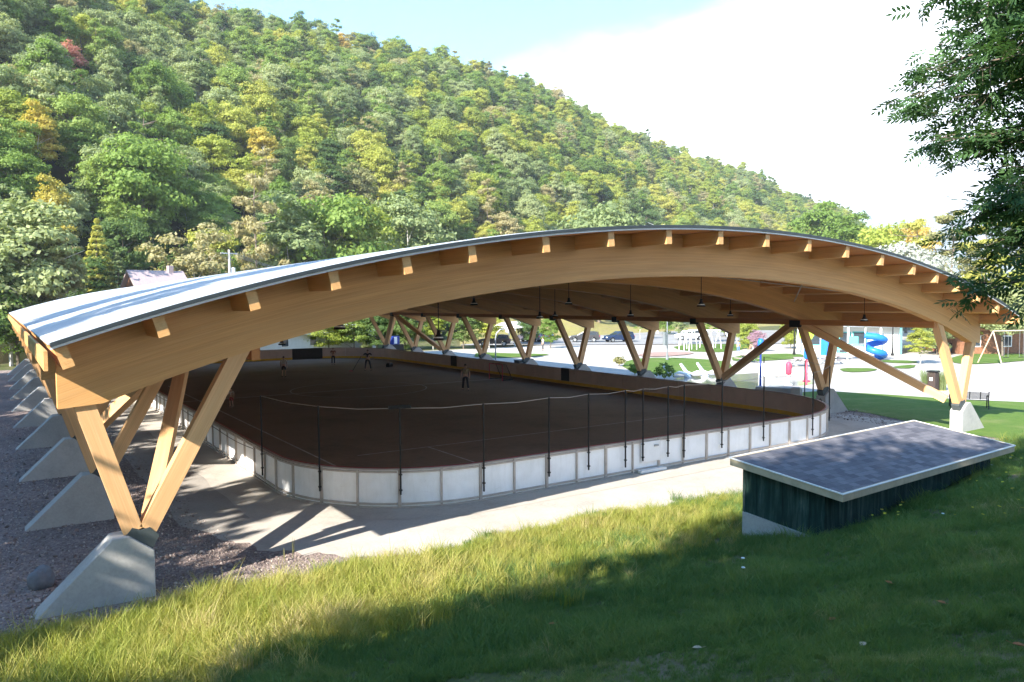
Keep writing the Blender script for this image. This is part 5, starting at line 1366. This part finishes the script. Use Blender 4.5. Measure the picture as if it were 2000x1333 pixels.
CS = simple('purple_grey_paint', (.12, .11, .14), .3, .3, spec=.6)
car(1142, 668, 2.4, CG, 'charcoal sedan parked on its own under the dry bank')
car(1208, 668, 2.9, CB, 'dark blue hatchback parked right of the charcoal sedan')
car(1052, 667, 2.0, CBL, 'blue car parked behind the white topped person')
car(1032, 668, 2.0, CS, 'purple-grey car parked just left of the blue one')
car(965, 676, 2.5, CK, 'black car parked behind the white shelter')
car(1348, 664, 2.5, CW, 'white car in the car park right of the dark lamp post')
car(1868, 688, 2.6, CK, 'dark car seen between the near right column legs')
# lounge chairs at the splash pad
def lounge():
    t = empty('lounge_chair', (0, 0, 0), 0, 'x', 'lounge chair', 'white lounge chairs at the splash pad')
    sec = [(-.95, .95), (-.55, .32), (-.25, .22), (.15, .40), (.75, .30), (1.05, .02)]
    top = [(a, b + .05) for a, b in sec]
    mb = MB(); mb.prism([(-.98, 1.02)] + [(a + .06, b + .06) for a, b in sec[1:]] + [(1.10, .0)] + [(.95, 0.0), (.7, .20), (.15, .30), (-.25, .12), (-.60, .20), (-1.06, .98)], 1, -.33, .33); mb.build('seat', WHITE, t, bevel=.02)
    for s in (-1, 1):
        mb = MB(); mb.prism([(-.70, 0), (-.10, 0), (-.20, .14), (-.5, .26), (-.62, .34)], 1, s * .30 - .035, s * .30 + .035); mb.build('side_support', WHITE, t)
    return t
lp = lounge()
for k, (px, py, lab) in enumerate([(1312, 735, 'left white lounge chair on the wet splash pad edge'), (1347, 734, 'middle white lounge chair of three by the splash pad'), (1379, 732, 'right white lounge chair, nearest the column')]):
    P = at0(px + 8, py + 2); dr = math.atan2(-.4, .9) - .55
    if k == 0: lp.location = P; lp.rotation_euler = (0, 0, dr); lp['label'] = lab; q = lp
    else: copy_thing(lp, P, dr, lab)
# spray features
def spray(px, py, h, colp, colh, label, z=0.02):
    t = empty('spray_post', at0(px, py, z), 0, label, 'spray post')
    mb = MB(); mb.lathe((0, 0, 0), [(0, 0), (.28, 0), (.26, .06), (.08, .10), (.06, h - .9)], 14); mb.build('pole', colp, t, smooth=True, fix=False)
    mb = MB(); mb.lathe((0, 0, h - .9), [(.0, 0), (.16, .02), (.20, .15), (.20, .72), (.14, .88), (0, .92)], 16); mb.build('head', colh, t, smooth=True, fix=False)
    mb = MB(); mb.tube([(.2, 0, h - .3), (.34, 0, h - .25), (.36, 0, h - .45)], .03, 6); mb.build('nozzle', colh, t)
spray(1485, 757, 3.3, NAVY, BLUE, 'tall blue spray post with a thick bright blue head')
spray(1575, 745, 2.5, RED, BLUE, 'pink and red spray post partly behind the second right column')
spray(1540, 752, 1.6, WHITE, RED, 'short white spray post with a red head on the wet pad')
# concrete seats and walls
def block(px, py, size, rz, label, mat=CONC, name='concrete_block', z=0.0):
    t = empty(name, at0(px, py, z), rz, label, 'concrete block')
    mb = MB(); mb.cbox((0, 0, size[2] / 2 - .1), (size[0], size[1], size[2] + .2)); mb.build('block', mat, t, bevel=.03)
    mb = MB(); mb.cbox((0, 0, size[2] + .012), (size[0] - .12, size[1] - .12, .025)); mb.build('cap', mat, t)
block(1512, 733, (2.4, 1.0, .9), -.1, 'white block seat on the sunlit edge of the splash pad', WHITE, 'block_seat')
block(1521, 781, (2.6, .5, .72), -1.0, 'long grey concrete wall beside the rink boards in shade')
block(1554, 786, (.55, .55, .85), -1.0, 'square pale concrete pillar at the end of the long grey wall')
block(1556, 735, (3.2, .5, .4), -.5, 'low pale bench block right of the white block seat', CONC, 'block_seat')
# bench and bin by the path
bn = empty('park_bench', (41.0, 3.3, .02), math.radians(-58), 'black slatted metal bench on the path behind the near right footing', 'bench')
mb = MB()
for i in range(8): mb.cbox((0, -.02 + .055 * i, .44 - .004 * i), (1.7, .035, .02))
mb.build('seat', BLACK, bn)
mb = MB()
for i in range(7): mb.cbox((0, -.12 - .018 * i, .54 + .055 * i), (1.7, .02, .030))
for x in (-.5, 0, .5): mb.beam((x, -.11, .50), (x, -.24, .92), .04, .02)
mb.build('backrest', BLACK, bn)
for x in (-.88, .88):
    mb = MB(); mb.tube([(x, .42, 0), (x, .40, .44), (x, .46, .62), (x, .30, .68), (x, -.10, .66)], .028, 8); mb.build('armrest', BLACK, bn)
    mb = MB(); mb.tube([(x, -.30, 0), (x, -.12, .42), (x, -.26, .94)], .028, 8); mb.tube([(x, -.12, .42), (x, .40, .43)], .025, 8); mb.build('leg', BLACK, bn)
bi = empty('litter_bin', at0(1822, 764), 0, 'tall dark litter bin standing among ornamental grass', 'litter bin')
mb = MB(); mb.cbox((0, 0, .6), (.52, .52, 1.2)); mb.build('body', simple('dark_brown_metal', (.05, .035, .03), .6), bi, bevel=.03)
mb = MB(); mb.cbox((0, 0, 1.27), (.60, .60, .10)); mb.build('lid', BLACK, bi, bevel=.03)
mb = MB(); mb.cbox((-.262, 0, .78), (.012, .2, .2)); mb.build('notice', WHITE, bi)
for k, (px, lab) in enumerate([(1809, 'ornamental grass clump left of the litter bin'), (1838, 'ornamental grass clump right of the litter bin, behind the column')]):
    P = at0(px, 763); t = empty('ornamental_grass', P, k, lab, 'plant', None)
    me = tuft(60 + k, 420, 1.7, .25, .012, LEAF['pale grey-green'], .42); link(bpy.data.objects.new('foliage', me), t)
    mb = MB(); mb.lathe((0, 0, 0), [(0, .05), (.3, .03), (.34, 0)], 10); mb.build('clump_base', DRYG, t, fix=False)
# small plants on the lawn edge by the far footings
for k, (px, py, s, lab) in enumerate([(1240, 733, .8, 'small leafy plant on the shaded lawn left of the third footing'), (1298, 742, 1.1, 'round dark bush just right of the third right footing'), (1210, 716, .8, 'twiggy bare shrub at the plaza edge')]):
    P = at0(px, py); t = empty('low_shrub', P, 0, lab, 'shrub')
    link(bpy.data.objects.new('foliage', crown_mesh('foliage', 'round', 90 + k, LEAF['mid green' if k != 2 else 'rust-tinged'], 500, .10, 1.1 * s, .75 * s, .1)), t)
    mb = MB(); mb.tube([(0, 0, -.05), (0, 0, .5 * s)], .02, 5); mb.build('stem', BARK, t)
# playground building
L0 = at(1556, 688, 0); L1 = at(1762, 692, 0); dv = Vector((L1[0] - L0[0], L1[1] - L0[1], 0)); LB = dv.length; rzb = math.atan2(dv.y, dv.x)
bd = empty('park_building', tuple(L0), rzb, 'low white park building with teal trim and shallow grey roof behind the slide', 'building')
mb = MB(); mb.box((0, 0, -.1), (LB, 8, 3.2)); mb.build('wall', SIDING, bd)
mb = MB(); mb.prism([(-1.2, 3.2), (4, 4.6), (9.2, 3.2), (9.2, 3.05), (-1.2, 3.05)], 0, -.8, LB + .8); mb.build('roof', simple('pale_roof', (.42, .40, .37), .8), bd)
mb = MB(); mb.box((-.82, -1.24, 2.92), (LB + .82, -1.2, 3.16)); mb.build('gutter', GREYP, bd)
for x, wd, hh in ((1.2, 1.6, 1.5), (LB * .28, 1.3, 2.2), (LB * .42, 1.0, 2.2), (LB * .55, 1.3, 1.4)):
    mb = MB(); z0 = .05 if hh > 2 else .9; mb.box((x - .12, -.05, z0 - .08), (x + wd + .12, -.002, z0 + hh + .1)); f_ = mb.build('window' if hh < 2 else 'door', TEAL, bd)
    mb = MB(); mb.box((x, -.07, z0), (x + wd, -.052, z0 + hh)); mb.build('pane', GLASS, f_)
for x in (LB * .02, LB * .35, LB * .5, LB * .8, LB * .98):
    mb = MB(); mb.box((x - .09, -1.1, 0), (x + .09, -.92, 3.04)); mb.build('porch_post', WHITE if x < LB * .9 else TEAL, bd)
# play structure with spiral slide
ps = empty('play_structure', at0(1672, 703), rzb, 'play tower with white posts, teal panels and a blue spiral tube slide', 'play structure'); ps.scale = (.78, .78, .8)
for (x, y) in ((-1, -1), (1, -1), (1, 1), (-1, 1), (-3.4, -1), (-3.4, 1)):
    mb = MB(); mb.tube([(x, y, 0), (x, y, 4.2)], .07, 8); mb.build('post', WHITE, ps)
for nm, a, b, m in (('deck', (-1.1, -1.1, 1.9), (1.1, 1.1, 2.0), GREYP), ('panel', (-1, -1.04, 2.0), (.2, -1.0, 2.9), TEAL), ('panel', (-1.04, -1, 2.0), (-1.0, 1, 2.9), BLUE), ('deck', (-3.5, -1.1, 1.2), (-1.12, 1.1, 1.3), GREYP), ('panel', (-3.44, -1, 1.3), (-3.40, 1, 2.3), BLUE), ('panel', (-3.3, -1.04, 1.3), (-1.2, -1.0, 1.9), TEAL)):
    mb = MB(); mb.box(a, b); mb.build(nm, m, ps)
mb = MB(); mb.prism([(-1.4, 4.2), (1.4, 4.2), (0, 5.1)], 0, -1.4, 1.4); mb.build('roof', LIME, ps)
mb = MB(); hp = []
for i in range(41):
    a = -PI / 2 + i / 40 * 2 * PI * 1.35; hp.append((2.2 + 1.0 * math.cos(a), 0.2 + 1.0 * math.sin(a), 2.9 - 2.4 * i / 40))
mb.tube([(.9, -.8, 3.0)] + hp + [(hp[-1][0] - .8, hp[-1][1] + .2, .35)], .42, 12, cap=False); mb.build('tube_slide', BLUE, ps, smooth=True, fix=False)
# climbing frame left of it
cf = empty('play_climber', at0(1602, 706), rzb, 'climbing frame with blue panels and a lime green sail between column and building', 'climbing frame')
for x in (-1.4, 0, 1.4):
    mb = MB(); mb.tube([(x, 0, 0), (x, 0, 3.0)], .06, 8); mb.build('post', WHITE, cf)
mb = MB(); mb.box((-.05, -.05, .6), (1.3, .02, 2.1)); mb.build('panel', BLUE, cf)
mb = MB(); mb.add([(-2.0, -.3, 3.1), (-.5, .4, 2.7), (-.8, -.2, 2.1), (-1.9, -.6, 2.2)], [(0, 1, 2, 3)]); mb.build('sail', LIME, cf, fix=False)
# white climbing arches and picnic tables on the plaza
for k, (px, py, lab) in enumerate([(1362, 684, 'white climbing arches on the plaza right of the dark lamp post'), (1395, 680, 'second set of white climbing arches nearer the middle column')]):
    t = empty('climbing_arches', at0(px, py), .4 + k, lab, 'climbing arches', 'white climbing arches')
    for j in range(3):
        mb = MB(); mb.tube([(-1.5 + j * .5 + 1.3 * math.cos(a), j * .8, 2.3 * math.sin(a)) for a in [PI * i / 10 for i in range(11)]], .05, 6); mb.build('arch', WHITE, t)
    mb = MB(); mb.tube([(-1.5, 0, 2.28), (-.5, 1.6, 2.28)], .04, 6); mb.build('cross_bar', WHITE, t)
for k, (px, py, lab) in enumerate([(1625, 712, 'picnic table in front of the climbing frame'), (1560, 716, 'picnic table left of the second right column'), (1460, 709, 'picnic table below the pink flowering tree')]):
    t = empty('picnic_table', at0(px, py), k * .7, lab, 'table', 'picnic tables in the park')
    mb = MB(); mb.cbox((0, 0, .74), (1.8, .8, .06)); mb.build('table_top', MAUVE, t)
    for s in (-1, 1):
        mb = MB(); mb.cbox((0, s * .72, .44), (1.8, .28, .05)); mb.build('seat', MAUVE, t)
        mb = MB(); mb.beam((s * .6, -.75, 0), (s * .6, .28, .72), .06, .06); mb.beam((s * .66, .75, 0), (s * .66, -.28, .72), .06, .06); mb.build('leg', GREYP, t)
# swing set
sw = empty('swing_set', at0(1938, 712), math.radians(-20), 'tall pale A-frame swing set on sand at the right edge', 'swing set')
mb = MB(); mb.tube([(0, 0, 3.0), (6.4, 0, 3.0)], .06, 8); mb.build('top_bar', CREAM, sw)
for x in (0, 6.4):
    for s in (-1, 1): mb = MB(); mb.tube([(x, 0, 3.0), (x + (-.3 if x == 0 else .3), s * 1.3, 0)], .055, 8); mb.build('leg', CREAM, sw)
for x in (1.5, 3.2, 4.9):
    mb = MB()
    for s in (-.22, .22): mb.tube([(x + s, 0, 2.95), (x + s, 0, .6)], .012, 5)
    ch_ = mb.build('chain', GREYP, sw); mb = MB(); mb.cbox((x, 0, .58), (.5, .2, .04)); mb.build('swing_seat', BLACK, ch_)
# houses
def house(px, py, rz, wd, dp, hw, hr, wm, rm, label, win=3):
    t = empty('house', at0(px, py) if not isinstance(px, tuple) else px, rz, label, 'house')
    mb = MB(); mb.box((-wd / 2, -dp / 2, -.3 if t.location.z < 1 else -3.4), (wd / 2, dp / 2, hw)); mb.prism([(-dp / 2 + .02, hw - .01), (dp / 2 - .02, hw - .01), (0, hw + hr - .15)], 0, -wd / 2 + .02, wd / 2 - .02); mb.build('wall', wm, t)
    mb = MB()
    for s in (-1, 1):
        e = .5; v = [(-wd / 2 - .4, s * (dp / 2 + e), hw - e * hr / (dp / 2)), (wd / 2 + .4, s * (dp / 2 + e), hw - e * hr / (dp / 2)), (wd / 2 + .4, 0, hw + hr), (-wd / 2 - .4, 0, hw + hr)]
        mb.add(v + [(a, b, c + .16) for a, b, c in v], [(0, 1, 2, 3), (7, 6, 5, 4), (0, 4, 5, 1), (1, 5, 6, 2), (2, 6, 7, 3), (3, 7, 4, 0)])
    r_ = mb.build('roof', rm, t); mb = MB(); mb.box((wd * .25, -.3, hw + hr * .6), (wd * .25 + .5, .3, hw + hr + .7)); mb.build('chimney', MAUVE, r_)
    for i in range(win):
        x = -wd / 2 + wd * (i + .5) / win; mb = MB(); mb.box((x - .55, -dp / 2 - .06, .8), (x + .55, -dp / 2 - .002, 2.0)); f_ = mb.build('window', WHITE, t)
        mb = MB(); mb.box((x - .45, -dp / 2 - .08, .9), (x + .45, -dp / 2 - .062, 1.9)); mb.build('pane', GLASS, f_)
    return t
a_, (x_, y_) = spot(306, 89); house((x_, y_, 2.5), 0, math.radians(12), 5.0, 7.5, 3.6, 3.2, BROWN, MAUVE, 'small house with a plain mauve shingle roof above the roof at left')
house(545, 688, math.radians(18), 24, 8, 2.3, .9, SIDING, SIDING, 'long low pale building seen under the left of the near arch', 6)
house(1955, 688, math.radians(-35), 13, 7, 2.8, 1.8, BROWN, BROWN, 'brown clad house behind the swing set at the right edge', 4)
# blue cooler box and dark stand
t = empty('equipment_kiosk', at0(768, 690), .4, 'dark kiosk with a blue and white panel by the last right footing', 'kiosk')
mb = MB(); mb.cbox((0, 0, .5), (2.2, 1.4, 1.0)); mb.build('base', BLACK, t, bevel=.03); mb = MB(); mb.cbox((.3, 0, 1.5), (1.1, .5, .95)); b_ = mb.build('panel', NAVY, t)
mb = MB(); mb.cbox((0.15, -.27, 1.5), (.5, .03, .8)); mb.build('poster', WHITE, b_)
# small black goal bag by the fourth footing
t = empty('equipment_crate', at0(1018, 714, 0), .2, 'low black crate at the foot of a right hand column', 'crate'); mb = MB(); mb.cbox((0, 0, .25), (1.3, .6, .5)); mb.build('body', BLACK, t, bevel=.03); mb = MB(); mb.cbox((0, 0, .53), (1.35, .65, .06)); mb.build('lid', GREYP, t)
# drinking tap / hose stand by second footing
t = empty('hose_stand', at0(1604, 812, 0), 0, 'bent black hose pipe standing against the second right footing', 'hose stand')
mb = MB(); mb.tube([(0, 0, 0), (0, 0, .75), (-.08, 0, .86), (-.18, 0, .84)], .025, 8); mb.build('pipe', BLACK, t); mb = MB(); mb.cbox((0, 0, .03), (.25, .25, .06)); mb.build('foot', BLACK, t)
# boulder by the near left footing
P = on_slope(95, 1160); t = empty('boulder', (P[0] - .1, P[1] + .5, 0), 0, 'small blue-grey boulder behind the slope of the nearest left footing', 'boulder')
bm = bmesh.new(); bmesh.ops.create_icosphere(bm, subdivisions=3, radius=.24); r = random.Random(4)
for v in bm.verts: v.co *= 1 + .12 * math.sin(v.co.x * 17 + 3 * v.co.y * 5) + r.uniform(-.02, .02); v.co.z *= 1.1
for v in bm.verts: v.co.z += .18
me = bpy.data.meshes.new('stone_body'); bm.to_mesh(me); bm.free(); me.materials.append(simple('grey_rock', (.17, .18, .20), .85, var=.25, scale=4)); link(bpy.data.objects.new('stone_body', me), t)
# utility pole with wires
a_, (x_, y_) = spot(450, 86); up = empty('utility_pole', (x_, y_, 0), math.radians(20), 'wooden utility pole with a white transformer rising above the roof at left', 'utility pole')
mb = MB(); mb.tube([(0, 0, 0), (0, 0, 11.6)], [.16, .11], 8); mb.build('pole', PBARK, up); mb = MB(); mb.cbox((0, 0, 11.2), (2.0, .1, .12)); mb.build('crossarm', PBARK, up)
mb = MB(); mb.lathe((.42, 0, 8.9), [(0, 0), (.24, .02), (.24, .8), (0, .86)], 12); mb.build('transformer', WHITE, up, fix=False)
for k, x in enumerate((-.8, .1, .8)):
    mb = MB(); a = Vector((x, 0, 11.3)); b = Vector((x + 46, 26, 10.0 - k * .5)); mb.tube([a.lerp(b, f) + Vector((0, 0, -2.2 * 4 * f * (1 - f) * .5)) for f in [i / 14 for i in range(15)]], .02, 4); mb.build('wire', GREYP, up)
# dead white tree above the crown of the roof
a_, (x_, y_) = spot(1285, 140); dt = empty('dead_tree', (x_, y_, 0), 0, 'bare white dead tree poking just above the roof crown', 'tree')
r = random.Random(3); mb = MB(); mb.tube([(0, 0, 0), (.3, 0, 9), (.1, .2, 18)], [.25, .16, .08], 6); mb.build('trunk', PBARK, dt)
mb = MB()
for i in range(26):
    a = r.uniform(-1, 1); sg = r.choice((-1, 1)); l = r.uniform(1.5, 3.6); z = r.uniform(16, 19.6)
    mb.tube([(.1, .2, z - 1), (.1 + sg * l * .5, a, z - .1), (.1 + sg * l, a * 2, z + r.uniform(-.4, .5))], [.07, .05, .02], 5)
mb.build('crown', WHITE, dt)

# ------------------------------------------------------------------ air
mb = MB(); mb.box((-4600, -3600, -3.0), (5600, 6900, 760)); hz = mb.build('haze', bpy.data.materials.new('haze_air'))
hm = hz.data.materials[0]; hm.use_nodes = True; hn = hm.node_tree; hn.nodes.clear()
ho = hn.nodes.new('ShaderNodeOutputMaterial'); hv = hn.nodes.new('ShaderNodeVolumePrincipled'); hv.inputs['Color'].default_value = (0.86, 0.92, 1.0, 1); hv.inputs['Density'].default_value = 0.00025
hn.links.new(hv.outputs[0], ho.inputs['Volume']); tag(hz, kind='stuff', label='thin pale air haze over the whole valley'); sc.cycles.volume_bounces = 0
